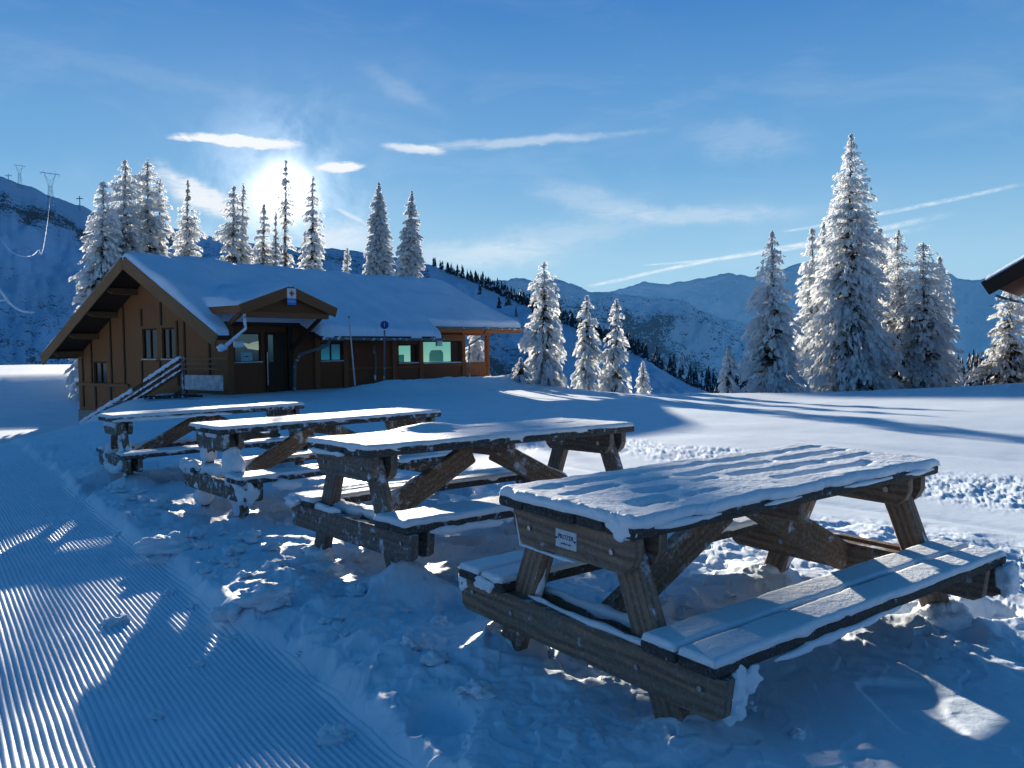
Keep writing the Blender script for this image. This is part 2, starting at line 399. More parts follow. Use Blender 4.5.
def ground_h(x, y, groomed=False):
    z = base_h(x, y)
    r = np.hypot(x, y)
    z = z + .06 * fbm(x * .12, y * .12, 3, 3) * sstep(4, 14, r) + .012 * fbm(x * .9, y * .9, 5, 3)
    u, al = groom_u(x, y); u0 = u; u = u + .10 * fbm(al * .9, u * .9, 9, 3)
    w = sstep(-.02, .12, u)
    stripe = np.abs(np.sin(PI * (u0 + .012 * np.sin(al * .5)) / .027))
    brk = sstep(-.55, -.2, fbm(x * 2.2, y * 2.2, 33, 3))
    fade = sstep(12.2, 10.8, al) * sstep(-2.2, -1.6, al) * sstep(3.1, 2.8, u0)
    if groomed: z = z + w * (.0125 * (stripe - .5) * (.7 + .3 * brk) * fade - .045 - .022 * (1 - fade)) - .02 * (1 - w)
    else: z = z - w * (.045 + .014 * fade)
    z = z + w * .006 * fbm(x * 3, y * 3, 34, 2)
    # trampled zone
    lx = x - 1.0; ly = y - 4.2; side = lx * .79 + ly * .613   # to the right of the row of tables
    calm = 1 - .8 * sstep(.2, 1.2, x) * sstep(3.9, 3.0, y)
    tr = calm * (1 - w) * sstep(3.2, 1.9, side + .5 * fbm(x * .5, y * .5, 71, 2)) * sstep(17, 12, y)
    b1 = fbm(x * 1.5, y * 1.5, 41, 3); b2 = 1 - 2 * np.abs(fbm(x * 3.6, y * 3.6, 43, 3)); b3 = np.abs(fbm(x * 10, y * 10, 47, 2))
    foot = -sstep(.66, .80, vn(x * 3.4, y * 3.4, 61)) * .055
    z = z + tr * (.042 * b1 + .014 * b2 + .012 * b3 + foot + .02 + .014 * sstep(.0, .08, fbm(x * 3.3, y * 3.3, 141, 3)) + .009 * sstep(.02, .06, fbm(x * 8, y * 8, 143, 2)) + .006 * fbm(x * 24, y * 24, 145, 3))
    # berm of broken lumps along the edge of the groomed strip
    berm = np.exp(-((u + .28) / .24) ** 2) * sstep(12, 8, al) * sstep(-.5, .8, al) * sstep(-.15, .35, fbm(al * .8, u * .8, 88, 2) + .1)
    lump = np.maximum(0, fbm(x * 6, y * 6, 91, 3)); z = z + berm * (.03 + .075 * lump)
    # churned old track on the right
    p0 = np.array([1.3, 12.5]); q = np.array([4.9, 8.0]) - p0; q = q / np.hypot(*q); pn = np.array([-q[1], q[0]])
    dt = (x - p0[0]) * pn[0] + (y - p0[1]) * pn[1]
    k = np.exp(-((dt + .5 * fbm(x * .7, y * .7, 53, 2)) / .95) ** 4) * sstep(-7, -1, (x - p0[0]) * q[0] + (y - p0[1]) * q[1])
    z = z + k * (.040 * fbm(x * 7, y * 7, 51, 4, .75) + .006)
    for sh in (2.6, -2.0, 5.6):
        z = z - .012 * np.exp(-((dt - sh + .1 * fbm(x * .4, y * .4, 5)) / .10) ** 2) * sstep(30, 8, r)
    # drifts round the table legs
    for fx, fy in feet:
        d2 = (x - fx) ** 2 + (y - fy) ** 2
        z = z + .085 * np.exp(-d2 / .035) * (1 + .8 * b1)
    return z

def build_ground():
    # tessellation is densest near the terrace; one sheet out to the far horizon
    ypx = np.concatenate([np.arange(1500, 800, -12.0), np.arange(800, 390, -1.15), np.arange(390, 364, -.5)])
    rr_ = 1.40 * F_PX / (ypx - 347.0)
    far = np.geomspace(rr_[-1] * 1.03, 26000, 110)
    rad = np.concatenate([[.05, .3, .6], rr_, far])
    a = np.concatenate([np.arange(-180, -42, 4.0), np.arange(-42, -35, .5), np.degrees(np.arctan(np.arange(-585, 586, 1.15) / F_PX)), np.arange(35.7, 42, .5), np.arange(42, 180, 4.0)])
    a = np.radians(a)
    Rr, Aa = np.meshgrid(rad, a, indexing='ij')
    X = Rr * np.sin(Aa); Y = Rr * np.cos(Aa); Z = ground_h(X, Y)
    V = np.stack([X, Y, Z], -1).reshape(-1, 3); nr, nc = Rr.shape
    Q = grid_quads(nr, nc, True)[:, ::-1]
    me = np_mesh('snow_ground', V, Q, M_GROUND)
    o = link_mesh('snow_ground', me); o['kind'] = 'structure'
build_ground()
def build_groomed():
    us = np.arange(-.22, 3.15, .0045); al = np.concatenate([np.arange(-2.3, 4, .035), np.arange(4, 12.4, .05)])
    U_, A_ = np.meshgrid(us, al, indexing='ij')
    X = GB[0] + GN[0] * U_ + GD[0] * A_; Y = GB[1] + GN[1] * U_ + GD[1] * A_
    V = np.stack([X, Y, ground_h(X, Y, True)], -1).reshape(-1, 3)
    o = link_mesh('groomed_snow', np_mesh('groomed_snow', V, grid_quads(len(us), len(al)), M_GROUND)); o['kind'] = 'structure'
build_groomed()
def gz(x, y): return float(ground_h(np.array([float(x)]), np.array([float(y)]))[0])

# ------------------------------------------------------------------ mountains
def mat_mountain(name, snow, rock, haze=(.1, .2, .4), hz=0.0, scale=.02):
    m, nt, out = newmat(name); N = NT(nt); pos = N.n('ShaderNodeNewGeometry').outputs['Position']
    at_ = N.n('ShaderNodeAttribute', attribute_name='rock').outputs['Fac']
    n1 = N.noise(N.mapv(pos, (1, 1, 2.2)), scale, 8, .68, .4); n2 = N.noise(N.mapv(pos, (1, 1, 2)), scale * 6, 6, .65); n3 = N.noise(pos, scale * 26, 4, .6)
    k = N.math('ADD', N.math('ADD', N.math('MULTIPLY', n1, .75), N.math('ADD', N.math('MULTIPLY', n2, .75), N.math('MULTIPLY', n3, .85))), N.math('MULTIPLY', N.math('SUBTRACT', at_, .5), .42)); k = N.math('SUBTRACT', k, .675)
    k = N.ramp(k, .585, .645)
    sc = N.mix(N.ramp(N.noise(pos, scale * .5, 4), .3, .7), tuple(v * .8 for v in snow), snow)
    rc = N.mix(n2, rock, tuple(v * 1.9 for v in rock))
    c = N.mix(k, sc, rc)
    bs = N.princ(c, .85, N.bump(N.math('ADD', n1, N.math('MULTIPLY', n2, .4)), .7, 1.0 / scale * .12), .1)
    if hz > 0:   # aerial haze put into the material as a faint even glow
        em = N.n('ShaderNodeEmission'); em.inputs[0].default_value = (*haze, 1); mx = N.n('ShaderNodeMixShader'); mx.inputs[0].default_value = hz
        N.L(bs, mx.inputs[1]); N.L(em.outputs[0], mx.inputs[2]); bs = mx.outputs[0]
    N.L(bs, out.inputs[0]); return m
def mountain(name, prof, dist, foot_z, mat, rockf, cols=420, rows=90, rough=.05, seed=1, depth=.5, curve=1.0):
    """prof: crest as (photo x, photo y); dist: (photo x, metres); slope runs down towards the terrace"""
    xs = np.linspace(prof[0][0], prof[-1][0], cols)
    py = np.interp(xs, [p[0] for p in prof], [p[1] for p in prof])
    ds = np.interp(xs, [p[0] for p in dist], [p[1] for p in dist])
    crest = [at(float(a), float(b), float(c)) for a, b, c in zip(xs, py, ds)]
    P = np.array([(p.x, p.y, p.z) for p in crest])
    P[:, 2] += (fbm(xs * .06, xs * 0, seed, 4) * .004 + fbm(xs * .25, xs * 0, seed + 5, 2) * .0012) * ds * (rough / .05)
    v = np.concatenate([np.linspace(-.35, 0, 8)[:-1], np.linspace(0, 1, rows)])
    V = []; A = []
    xn = xs / 100.0
    for t in v:
        if t < 0:
            sc = 1 - t * depth * 1.2; zz = P[:, 2] + (t * .9) * (P[:, 2] - foot_z) ; col = np.stack([P[:, 0] * sc, P[:, 1] * sc, zz], -1); V.append(col); A.append(xs * 0 + .2); continue
        sc = 1 - t * depth
        zz = P[:, 2] + (foot_z - P[:, 2]) * (t ** curve)
        env = min(1, t * 12)
        gul = (1 - 2 * np.abs(fbm(xn * 2.2 + t * 1.5, xn * 0 + t * 3.0, seed + 3, 4))) * .8 + fbm(xn * 7, xn * 0 + t * 16, seed + 8, 5) * .9
        zz = zz + env * gul * rough * ds * .32
        V.append(np.stack([P[:, 0] * sc, P[:, 1] * sc, zz], -1)); A.append(rockf(xs, np.full_like(xs, t), seed))
    V = np.concatenate(V); A = np.concatenate(A)
    me = np_mesh(name, V, grid_quads(len(v), cols)[:, ::-1], mat, attr={'rock': A})
    o = link_mesh(name, me); o['kind'] = 'structure'; return P, xs
# sheltered slope behind the chalet
HL = [(-260, 120), (-120, 145), (0, 176), (50, 195), (95, 212), (150, 222), (215, 238), (280, 246), (345, 250), (400, 258), (430, 265), (470, 281), (520, 303), (560, 322), (600, 338), (640, 357), (690, 386), (760, 415), (820, 440)]
HLd = [(-260, 330), (0, 380), (345, 520), (520, 470), (640, 400), (820, 300)]
def rk_left(xs, t, s):
    band = np.exp(-((t - .10 - .02 * fbm(xs * .02, t * 0, 4)) / .045) ** 2) * sstep(130, 90, xs)
    band2 = np.exp(-((t - .07) / .05) ** 2) * ((xs > 120) & (xs < 430)) * .8
    low = .12 + .42 * sstep(.25, .6, t) * np.clip(fbm(xs * .03, t * 6, 15, 3) + .55, 0, 1)
    rt = .45 * sstep(440, 500, xs) * sstep(560, 520, xs) * sstep(.2, .4, t)
    return np.clip((low + .12) * 1.0 + .72 * band + .6 * band2 * .9 + rt, 0, 1)
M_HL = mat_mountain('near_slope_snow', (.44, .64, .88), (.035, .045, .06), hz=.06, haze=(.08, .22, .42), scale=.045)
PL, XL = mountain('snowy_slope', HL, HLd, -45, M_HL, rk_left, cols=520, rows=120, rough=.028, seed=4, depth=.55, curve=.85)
HM = [(380, 300), (430, 272), (450, 268), (462, 276), (490, 283), (520, 278), (545, 282), (561, 280), (589, 291), (617, 293), (640, 296), (680, 300), (700, 312), (760, 330), (830, 350), (900, 372), (980, 392)]
def rk_mid(xs, t, s):
    cl = np.exp(-((t - .22) / .16) ** 2) * .75 * sstep(560, 640, xs) + sstep(480, 520, xs) * sstep(680, 600, xs) * .55 * sstep(0, .1, t)
    return np.clip(.36 + .7 * cl * (fbm(xs * .02, t * 5, 8, 3) * .8 + .7) + .22 * sstep(.3, .6, t), 0, 1)
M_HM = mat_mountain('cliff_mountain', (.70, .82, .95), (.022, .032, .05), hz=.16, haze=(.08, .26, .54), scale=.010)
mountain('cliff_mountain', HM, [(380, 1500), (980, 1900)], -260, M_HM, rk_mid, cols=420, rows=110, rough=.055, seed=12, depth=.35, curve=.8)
HF = [(560, 306), (600, 293), (612, 291), (631, 286), (645, 281), (666, 284), (701, 279), (729, 272), (754, 276), (775, 270), (800, 263), (840, 262), (880, 268), (930, 278), (940, 273), (948, 273), (957, 279), (975, 281), (988, 277), (1005, 273), (1040, 268), (1100, 260), (1250, 270)]
def rk_far(xs, t, s):
    cl = np.exp(-((t - .26 - .00018 * (xs - 640)) / .10) ** 2) * .62 * sstep(590, 640, xs) * sstep(900, 780, xs)
    st = np.exp(-((t - .10) / .03) ** 2) * .25
    return np.clip(.13 + cl + st + .3 * sstep(.45, .7, t) * sstep(900, 780, xs), 0, 1)
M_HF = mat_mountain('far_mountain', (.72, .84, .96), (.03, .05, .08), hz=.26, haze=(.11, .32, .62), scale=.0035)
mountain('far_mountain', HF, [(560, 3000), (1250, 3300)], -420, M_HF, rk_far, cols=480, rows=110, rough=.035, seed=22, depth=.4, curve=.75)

# far-off dark woods that read as masses
M_FOREST = mat_frosted('far_conifers', (.018, .034, .045), .34, .5)
def forest(name, label, pts, seed):
    V = []; Fc = []; rr = random.Random(seed)
    for (p, h) in pts:
        w = h * rr.uniform(.16, .24); n = 6; a0 = rr.random() * 6
        tiers = 3
        for k in range(tiers):
            zb = p[2] + h * (.08 + .28 * k); zt = p[2] + h * (.52 + .24 * k); r = w * (1 - .28 * k)
            b = len(V)
            for i in range(n):
                a = a0 + 2 * PI * i / n; q = r * rr.uniform(.65, 1.2)
                V.append((p[0] + q * math.cos(a), p[1] + q * math.sin(a), zb + rr.uniform(-.03, .03) * h))
            V.append((p[0], p[1], zt))
            for i in range(n): Fc.append((b + i, b + (i + 1) % n, b + n))
        V += []
    me = bpy.data.meshes.new(name); me.from_pydata(V, [], Fc); me.materials.append(M_FOREST)
    o = link_mesh(name, me); return tag(o, label, 'forest', kind='stuff')
rr = random.Random(5); pts = []
def crest_at(px):
    i = np.interp(px, XL, np.arange(len(XL))); k = int(i); k2 = min(k + 1, len(PL) - 1); f = i - k
    return PL[k] * (1 - f) + PL[k2] * f
for _ in range(620):
    px = 432 + 215 * (rr.random() ** .9); c = crest_at(px); back = rr.uniform(0, 1) ** 1.5; sc = 1 + back * .05
    h = rr.uniform(5, 10.5) * (.6 + .4 * min(1, (px - 425) / 60))
    pts.append(((c[0] * sc, c[1] * sc, c[2] - back * 6 - .5), h))
for px, dn, h in [(452, 30, 9), (508, 8, 11), (499, 14, 8), (516, 20, 9), (480, 10, 8), (556, 10, 9), (533, 6, 8), (590, 8, 8)]:
    c = crest_at(px); sc = .93; pts.append(((c[0] * sc, c[1] * sc, c[2] - dn * .5 - 3), h))
forest('conifer_wood', 'dark conifer wood along the crest of the slope behind the chalet', pts, 3)
pts = []
for _ in range(900):
    px = rr.uniform(560, 1030); Y = rr.uniform(620, 900); f = (Y - 620) / 280
    top = np.interp(px, [560, 600, 640, 700, 760, 900, 940, 990, 1040], [318, 326, 345, 372, 378, 366, 358, 357, 356]) - 0
    py = top + (1 - f) * 32 + rr.uniform(-3, 3); p = at(px, py, Y); h = rr.uniform(10, 19); pts.append(((p.x, p.y, p.z - h * .5), h))
forest('valley_wood', 'dark conifer wood in the valley below the cliffs', pts, 8)
# slope the valley wood stands on
gx = np.linspace(520, 1200, 60); V = []
for k, (dy, Y) in enumerate([(8, 960), (12, 900), (24, 760), (44, 620), (120, 480)]):
    for px in gx:
        top = np.interp(px, [560, 600, 640, 700, 760, 900, 940, 990, 1040], [322, 330, 350, 378, 384, 370, 362, 362, 360])
        p = at(float(px), float(top + dy), Y); V.append((p.x, p.y, p.z))
me = np_mesh('valley_slope', np.array(V), grid_quads(5, 60)[:, ::-1], mat_mountain('valley_slope_mat', (.2, .34, .52), (.02, .035, .05), scale=.02), attr={'rock': np.full(len(V), .55)})
link_mesh('valley_slope', me)['kind'] = 'structure'

# ------------------------------------------------------------------ frosted spruces
def mat_frost_crown():
    m, nt, out = newmat('frosted_needles'); N = NT(nt)
    a = N.n('ShaderNodeAttribute', attribute_name='frost').outputs['Fac']
    pos = N.n('ShaderNodeNewGeometry').outputs['Position']
    k = N.math('ADD', a, N.math('MULTIPLY', N.math('SUBTRACT', N.noise(pos, 7, 4, .7), .5), .9))
    k = N.ramp(k, .18, .62)
    c = N.mix(k, (.045, .05, .035), (.80, .84, .88))
    d = N.n('ShaderNodeBsdfDiffuse'); N.L(c, d.inputs[0])
    t = N.n('ShaderNodeBsdfTranslucent'); N.L(N.mix(k, (.05, .05, .03), (.74, .76, .76)), t.inputs[0])
    mx = N.n('ShaderNodeMixShader'); mx.inputs[0].default_value = .38; N.L(d.outputs[0], mx.inputs[1]); N.L(t.outputs[0], mx.inputs[2])
    N.L(mx.outputs[0], out.inputs[0]); return m
M_CROWN = mat_frost_crown()
M_BARK = mat_frosted('frosted_bark', (.06, .045, .032), .35, 5)
def spruce(label, px, base_y, top_y, hw, Y, seed, p=.85, dens=1.0, lean=0, frost=.95, droop=.8, gap=0.0, skirt=1.0, name='frosted_spruce', twin=False):
    base = at(px, base_y, Y); top = at(px + lean, top_y, Y)
    gzb = gz(base.x, base.y)
    zb = min(base.z, gzb + .15)
    zb = max(zb, gzb - .6) if gzb < base.z else gzb - .3
    H = top.z - zb; R = 1.04 * hw / F_PX * Y; p = p * .8; rg = np.random.default_rng(seed)
    t = thing(name, label, 'spruce', (base.x, base.y, zb), 0, 'frosted spruces around the terrace')
    lx = top.x - base.x
    # trunk
    tp = [(lx * (k / 10) ** 1.4 + .02 * H * .1 * math.sin(k * 1.3 + seed), 0, H * k / 10 * .985) for k in range(11)]
    r0 = max(.09, H * .013)
    MB().tube(tp, [r0 * (1 - .93 * k / 10) + .012 for k in range(11)], 7, .08, seed=seed).build('trunk', M_BARK, t, True)
    nb = int(H * (24 + 6.0 * R * 2) * dens)
    h = rg.random(nb) ** .92 * (.995 - .03) + .03
    whorl = np.maximum(10, H * 2.6); h = np.where(rg.random(nb) < .6, (np.round(h * whorl) + rg.normal(0, .10, nb)) / whorl, h).clip(.02, .998)
    phi = rg.random(nb) * 2 * PI
    # clumpy outline: radius varies with direction and height
    tipk = np.minimum(1, np.maximum(0, (1 - h) / .12)) ** .4
    lob = .98 + .42 * (vn(phi * 1.3 + seed, h * H * .8, seed) - .5) + .34 * (vn(phi * .8 + seed * 3, h * H * 2.1, seed + 5) - .5)
    prof = (1 - h) ** p * (skirt * (.55 + .45 * np.minimum(1, h / .16)) + (1 - skirt))
    Lb = R * prof * lob * tipk * rg.uniform(.62, 1.2, nb) + .03 + .012 * H * (1 - h)
    if gap > 0: Lb *= np.where(vn(h * H * .9, h * 0, seed + 9) < gap, .45, 1)
    allc, alla, allb, allf = [], [], [], []
    steps = np.maximum(3, (Lb / .13).astype(int)).clip(3, 16)
    idx = np.repeat(np.arange(nb), steps * 3)
    q = np.concatenate([np.repeat(np.linspace(.12, 1, s), 3) for s in steps]); n = len(idx)
    q = np.clip(q + rg.uniform(-.05, .05, n), .05, 1.03)
    L_ = Lb[idx]; ph = phi[idx]; hh = h[idx]
    dr = droop * (1.05 - .75 * hh) * rg.uniform(.8, 1.2, nb)[idx]
    side = rg.uniform(-1, 1, n) * L_ * (.10 + .26 * (1 - q)) * np.minimum(1, q * 3)
    rad = q * L_
    zz = hh * H + L_ * (.22 * q - dr * q * q) - np.abs(side) * .55 - rg.random(n) ** 2 * .16
    axx = lx * hh ** 1.4
    cx = axx + rad * np.cos(ph) - side * np.sin(ph); cy = rad * np.sin(ph) + side * np.cos(ph)
    c = np.stack([cx, cy, zz], -1)
    # leaf quads: outward + hanging
    dirv_ = np.stack([np.cos(ph), np.sin(ph), -.25 - 1.7 * dr * q + rg.uniform(-.3, .2, n)], -1) + rg.normal(0, .26, (n, 3))
    dirv_ /= np.linalg.norm(dirv_, axis=1)[:, None]
    o = rg.normal(0, 1, (n, 3)); o -= dirv_ * (o * dirv_).sum(1)[:, None]; o /= np.linalg.norm(o, axis=1)[:, None]
    sz = rg.uniform(.055, .15, n) * (1.0 + .25 * (Y > 40) + 1.6 * (Y > 70)) * (1 - .6 * hh ** 2)
    a = dirv_ * (sz * 1.6)[:, None]; b = o * (sz * .78)[:, None]
    V = np.stack([c - a, c + b - a * .1, c + a, c - b - a * .1], 1).reshape(-1, 3)
    zmin = .0; V[:, 2] = np.maximum(V[:, 2], zmin)
    fr = frost * (.22 + .85 * q) * (1 - .0 * hh) + .35 * sstep(.55, 1.0, hh) + rg.normal(0, .12, nb)[idx] + rg.normal(0, .07, n) - .12 * (side ** 2 > .3)
    me = np_mesh('crown', V, np.arange(n * 4).reshape(-1, 4), M_CROWN, False, {'frost': np.repeat(fr, 4)})
    link_mesh('crown', me, t)
    return t
# right-hand group
spruce('tallest frosted spruce, broad and dense, in the right-hand group', 848, 389, 133, 50, 38, 101, .86, 1.25, lean=3, frost=.95)
spruce('medium white frosted spruce standing left of the tallest spruce', 772, 389, 229, 33, 36, 102, .85, 1.1)
spruce('slim frosted spruce tucked against the left flank of the tallest spruce', 812, 388, 227, 24, 42, 103, .6)
spruce('thin spruce top rising just left of the tallest spruce', 824, 388, 219, 16, 43, 104, .6)
spruce('sunlit cream frosted spruce just right of the tallest spruce', 880, 388, 228, 34, 43, 105, .6, frost=.8)
spruce('narrow grey frosted spruce in the middle of the right-hand cluster', 898, 388, 230, 33, 40, 106, .6)
spruce('rightmost spruce of the tall group, with a forked drooping top', 926, 387, 240, 34, 39, 107, .5, lean=-3)
spruce('slender frosted spruce filling the gap behind the rightmost of the tall group', 940, 387, 256, 18, 41, 108, .6)
spruce('small white frosted sapling left of the right-hand group', 729, 389, 345, 13, 35, 109, .9, 1.4, frost=.9)
spruce('frosted spruce under the eave at the right edge', 1010, 378, 284, 34, 39, 110, .5, 1.0, frost=.62)
# middle group
spruce('tall columnar white spruce right of the chalet', 544, 389, 261, 20, 36, 111, .34, 1.3, frost=.85, droop=1.0)
spruce('short bushy white spruce at the foot of the tall columnar one', 521, 389, 358, 17, 35, 112, .8, 1.4, frost=.9)
spruce('narrow white spruce, left one of the pair right of the columnar spruce', 587, 389, 296, 15, 36, 113, .6, 1.3, frost=.85)
spruce('leaning white spruce with drooping arms, right one of the pair', 614, 389, 299, 18, 36, 114, .6, 1.2, lean=3, frost=.85, droop=1.0, gap=.25)
spruce('tiny white spruce right of the leaning one', 643, 389, 362, 9, 37, 115, .8, 1.6, frost=.9)
spruce('white spruce seen through the open veranda bay', 476, 386, 330, 14, 47, 116, .6, 1.3, frost=.9)
# behind the chalet
LB = 405
spruce('leftmost frosted spruce beside the chalet gable', 103, LB, 180, 28, 43, 121, .55, 1.0, frost=.80)
spruce('tall pointed spruce, highest behind the gable', 125, LB, 158, 36, 45, 122, .62, 1.0, frost=.80)
spruce('tall spruce touching the highest one behind the gable', 148, LB, 158, 27, 46, 123, .5, .9, frost=.80)
spruce('bare slender spruce closing the group behind the gable', 160, LB, 178, 16, 47, 124, .4, .8, frost=.80, gap=.4)
spruce('lone thin spruce with arching branches left of the sun', 188, LB, 179, 28, 48, 125, .75, .6, frost=.80, gap=.35)
spruce('spruce with a split double top left of the sun', 234, LB, 184, 30, 48, 126, .7, .7, frost=.80)
spruce('thin second leader beside the double-topped spruce', 243, LB, 183, 12, 48.6, 127, .6, .5, frost=.6, gap=.3)
spruce('low spruce between the double-topped one and the sun', 264, LB, 204, 22, 49, 128, .75, .8, frost=.80)
spruce('spruce standing right in the glare of the sun', 286, LB, 160, 15, 50, 129, .8, .42, frost=.85, gap=.3)
spruce('short ragged spruce just left of the sun', 276, LB, 212, 18, 49, 130, .7, .6, frost=.8, gap=.3)
spruce('leaning tall spruce right of the sun', 313, LB, 176, 17, 47, 131, .65, .7, frost=.75, droop=1.0, gap=.2)
spruce('dense pointed spruce behind the ridge, left one of the two', 379, LB, 181, 22, 175, 132, .75, .42, frost=.80)
spruce('slim bent spruce behind the ridge, right one of the two', 408, LB, 190, 20, 150, 133, .75, .42, lean=4, frost=.80, gap=.15)
spruce('tiny frosted spruce top showing above the middle of the roof', 347, LB, 247, 7, 52, 134, .5, .9, frost=.8)

# ------------------------------------------------------------------ picnic tables
def snow_sheet(name, parent, L, Wd, z, th, seed, holes=(), res=.02, y0=0, x0=0, rag=.015, mat=None, dips=.0, cov=None, drift=0):
    nx = max(8, int(L / res)); ny = max(8, int(Wd / res))
    ex = .003
    u = np.linspace(-L / 2 - ex, L / 2 + ex, nx); v = np.linspace(-Wd / 2 - ex, Wd / 2 + ex, ny)
    U, Vv = np.meshgrid(u, v, indexing='ij')
    # ragged outline: pull the border in and out
    pe = fbm(U * 9, Vv * 9, seed, 3); sx_ = 1 + rag * pe / (L / 2) * 1.2; sy_ = 1 + rag * pe / (Wd / 2) * 1.6
    X = U * sx_; Y = Vv * sy_
    e = np.minimum(L / 2 + ex - np.abs(U), Wd / 2 + ex - np.abs(Vv))
    edge = np.sqrt(np.clip(1 - (1 - np.clip(e / (th * .9), 0, 1)) ** 2, 0, 1))
    h = th * (1 + .14 * fbm(U * 3.2, Vv * 5, seed + 1, 3) + .07 * fbm(U * 16, Vv * 16, seed + 2, 3) + .035 * fbm(U * 60, Vv * 60, seed + 4, 2))
    if drift: h = h + drift * np.exp(-(((U + L * .12) / .26) ** 2 + ((Vv - Wd * .32) / .12) ** 2))
    for (hx, hy, hl, hw_, dp) in holes:
        w1 = .02 * fbm(U * 4, U * 0, seed + int(hx * 100), 2)
        d = np.maximum(0, np.abs(U - hx) - hl / 2) / .03; dd = (Vv - hy - w1) / (hw_ * 1.05 * (.8 + .5 * vn(U * 9, U * 0, seed)))
        h = h - dp * .95 * np.exp(-d * d) * np.exp(-(dd ** 2) ** 1.4)
    h = np.maximum(h, .003 if not cov else -.006)
    if cov: h = h - sstep(cov[0], cov[0] + .12, vn(U * cov[1], Vv * cov[1] * 1.6, seed + 9)) * th * 1.3
    Z = z + h * edge - .002 * (1 - edge) - .018 * (1 - edge) * sstep(.25, .6, fbm(U * 7, Vv * 7, seed + 6, 2))
    V = np.stack([X + x0, Y + y0, Z], -1).reshape(-1, 3)
    Q = grid_quads(nx, ny)[:, ::-1]
    # skirt down onto the wood, closed inwards
    ring = [i * ny for i in range(nx)] + [(nx - 1) * ny + j for j in range(1, ny)] + [i * ny + ny - 1 for i in range(nx - 2, -1, -1)] + [j for j in range(ny - 2, 0, -1)]
    sk = V[ring].copy(); sk[:, 0] = x0 + (sk[:, 0] - x0) * (1 - .035 / L * 2); sk[:, 1] = y0 + (sk[:, 1] - y0) * (1 - .035 / Wd * 2); sk[:, 2] -= .004
    b = len(V); n = len(ring); V = np.concatenate([V, sk])
    q2 = np.array([(ring[k], ring[(k + 1) % n], b + (k + 1) % n, b + k) for k in range(n)])[:, ::-1]
    Q = np.concatenate([Q, q2])[:, ::-1]
    return link_mesh(name, np_mesh(name, V, Q, mat or M_SNOW), parent)

def leg_pts(xs, ys):  # top and foot of a splayed leg
    return (xs * (TL / 2 - .13), ys * .20, THT - .05), (xs * (TL / 2 - .13), ys * .56, -.20)
cache = {}
def make_table(i, m, label, frosted):
    t = thing('picnic_table', label, 'picnic table', group='picnic tables in a row on the snow', matrix=m)
    wood = (M_TWOOD, M_TWOODL, M_TWOODF)[frosted]; end = (M_TEND, M_TENDL, M_TENDF)[frosted]
    key = frosted
    def part(name, fn, mat, k):
        kk = (key, k)
        if kk not in cache:
            b = MB(); fn(b); cache[kk] = b.mesh(name, mat)
        return link_mesh(name, cache[kk], t)
    def top(b):
        pw = (TW - 4 * .010) / 5
        for k in range(5):
            yc = -TW / 2 + pw / 2 + k * (pw + .010); o = .006 * math.sin(k * 2.3)
            b.board((-TL / 2 + o, yc, THT - .0225), (TL / 2 + o * .7, yc, THT - .0225), (0, 1, 0), pw, .045, .007)
    part('tabletop', top, end, 'top')
    zb = THT - .382
    for sgn in (-1, 1):
        def bench(b):
            for k in range(2):
                yc = sgn * (TB / 2 - .079 - k * .166)
                b.board((-TL / 2 + .02, yc, zb - .0225), (TL / 2 - .02, yc, zb - .0225), (0, 1, 0), .158, .045, .008)
        part('bench_seat', bench, end, 'bench%d' % sgn)
    for xs in (-1, 1):
        for ys in (-1, 1):
            def leg(b):
                a, c = leg_pts(xs, ys); b.board(a, c, (0, 1, 0), .125, .068, .008)
            part('leg', leg, wood, 'leg%d%d' % (xs, ys))
        for xo in (.07, .192):
            def rail(b):
                x = xs * (TL / 2 - xo); h0, h1 = THT - .047, THT - .047 - .145
                b.prism([(-.345, h0), (.345, h0), (.345, h1 + .075), (.325, h1 + .03), (.285, h1), (-.285, h1), (-.325, h1 + .03), (-.345, h1 + .075)], 'x', x - .022, x + .022)
            part('top_rail', rail, wood, 'rail%d%d' % (xs, xo * 1000))
        for xo, e_ in ((.07, 0), (.192, .03)):
            def beam(b):
                x = xs * (TL / 2 - xo); z1 = zb - .047; z0 = z1 - .145; q = TB / 2 + .02 - e_
                b.prism([(-q, z1), (q, z1), (q - .015, z0 + .02), (q - .05, z0), (-q + .05, z0), (-q + .015, z0 + .02)], 'x', x - .023, x + .023)
            part('lower_beam', beam, wood, 'beam%d%d' % (xs, xo * 1000))
        def brace(b):
            b.board((xs * .10, 0, THT - .12), (xs * (TL / 2 - .20), 0, zb - .13), (0, 0, 1), .145, .06, .008)
        part('brace', brace, M_BRACE, 'brace%d' % xs)
        if i < 2:
            for ys in (-1, 1):
                for q, (yy, zz) in enumerate(((ys * .235, THT - .12), (ys * .36, zb - .12), (ys * .64, zb - .10))):
                    def bolt(b):
                        if xs < 0: x = xs * (TL / 2 - .047); b.tube([(x - xs * .004, yy, zz), (x + xs * .008, yy, zz)], .010, 8)
                        else: x = xs * (TL / 2 - .215); b.tube([(x + xs * .004, yy, zz), (x - xs * .010, yy, zz)], .014, 8)
                    part('bolt', bolt, M_BOLT, 'bolt%d%d%d' % (xs, ys, q))
    part('crossbar', lambda b: b.board((0, -.33, THT - .095), (0, .33, THT - .095), (0, 0, 1), .09, .045, .006), wood, 'cb')
    return t
M_BOLT = mat_plain('galvanised_bolt', (.45, .46, .48), .35, .9)

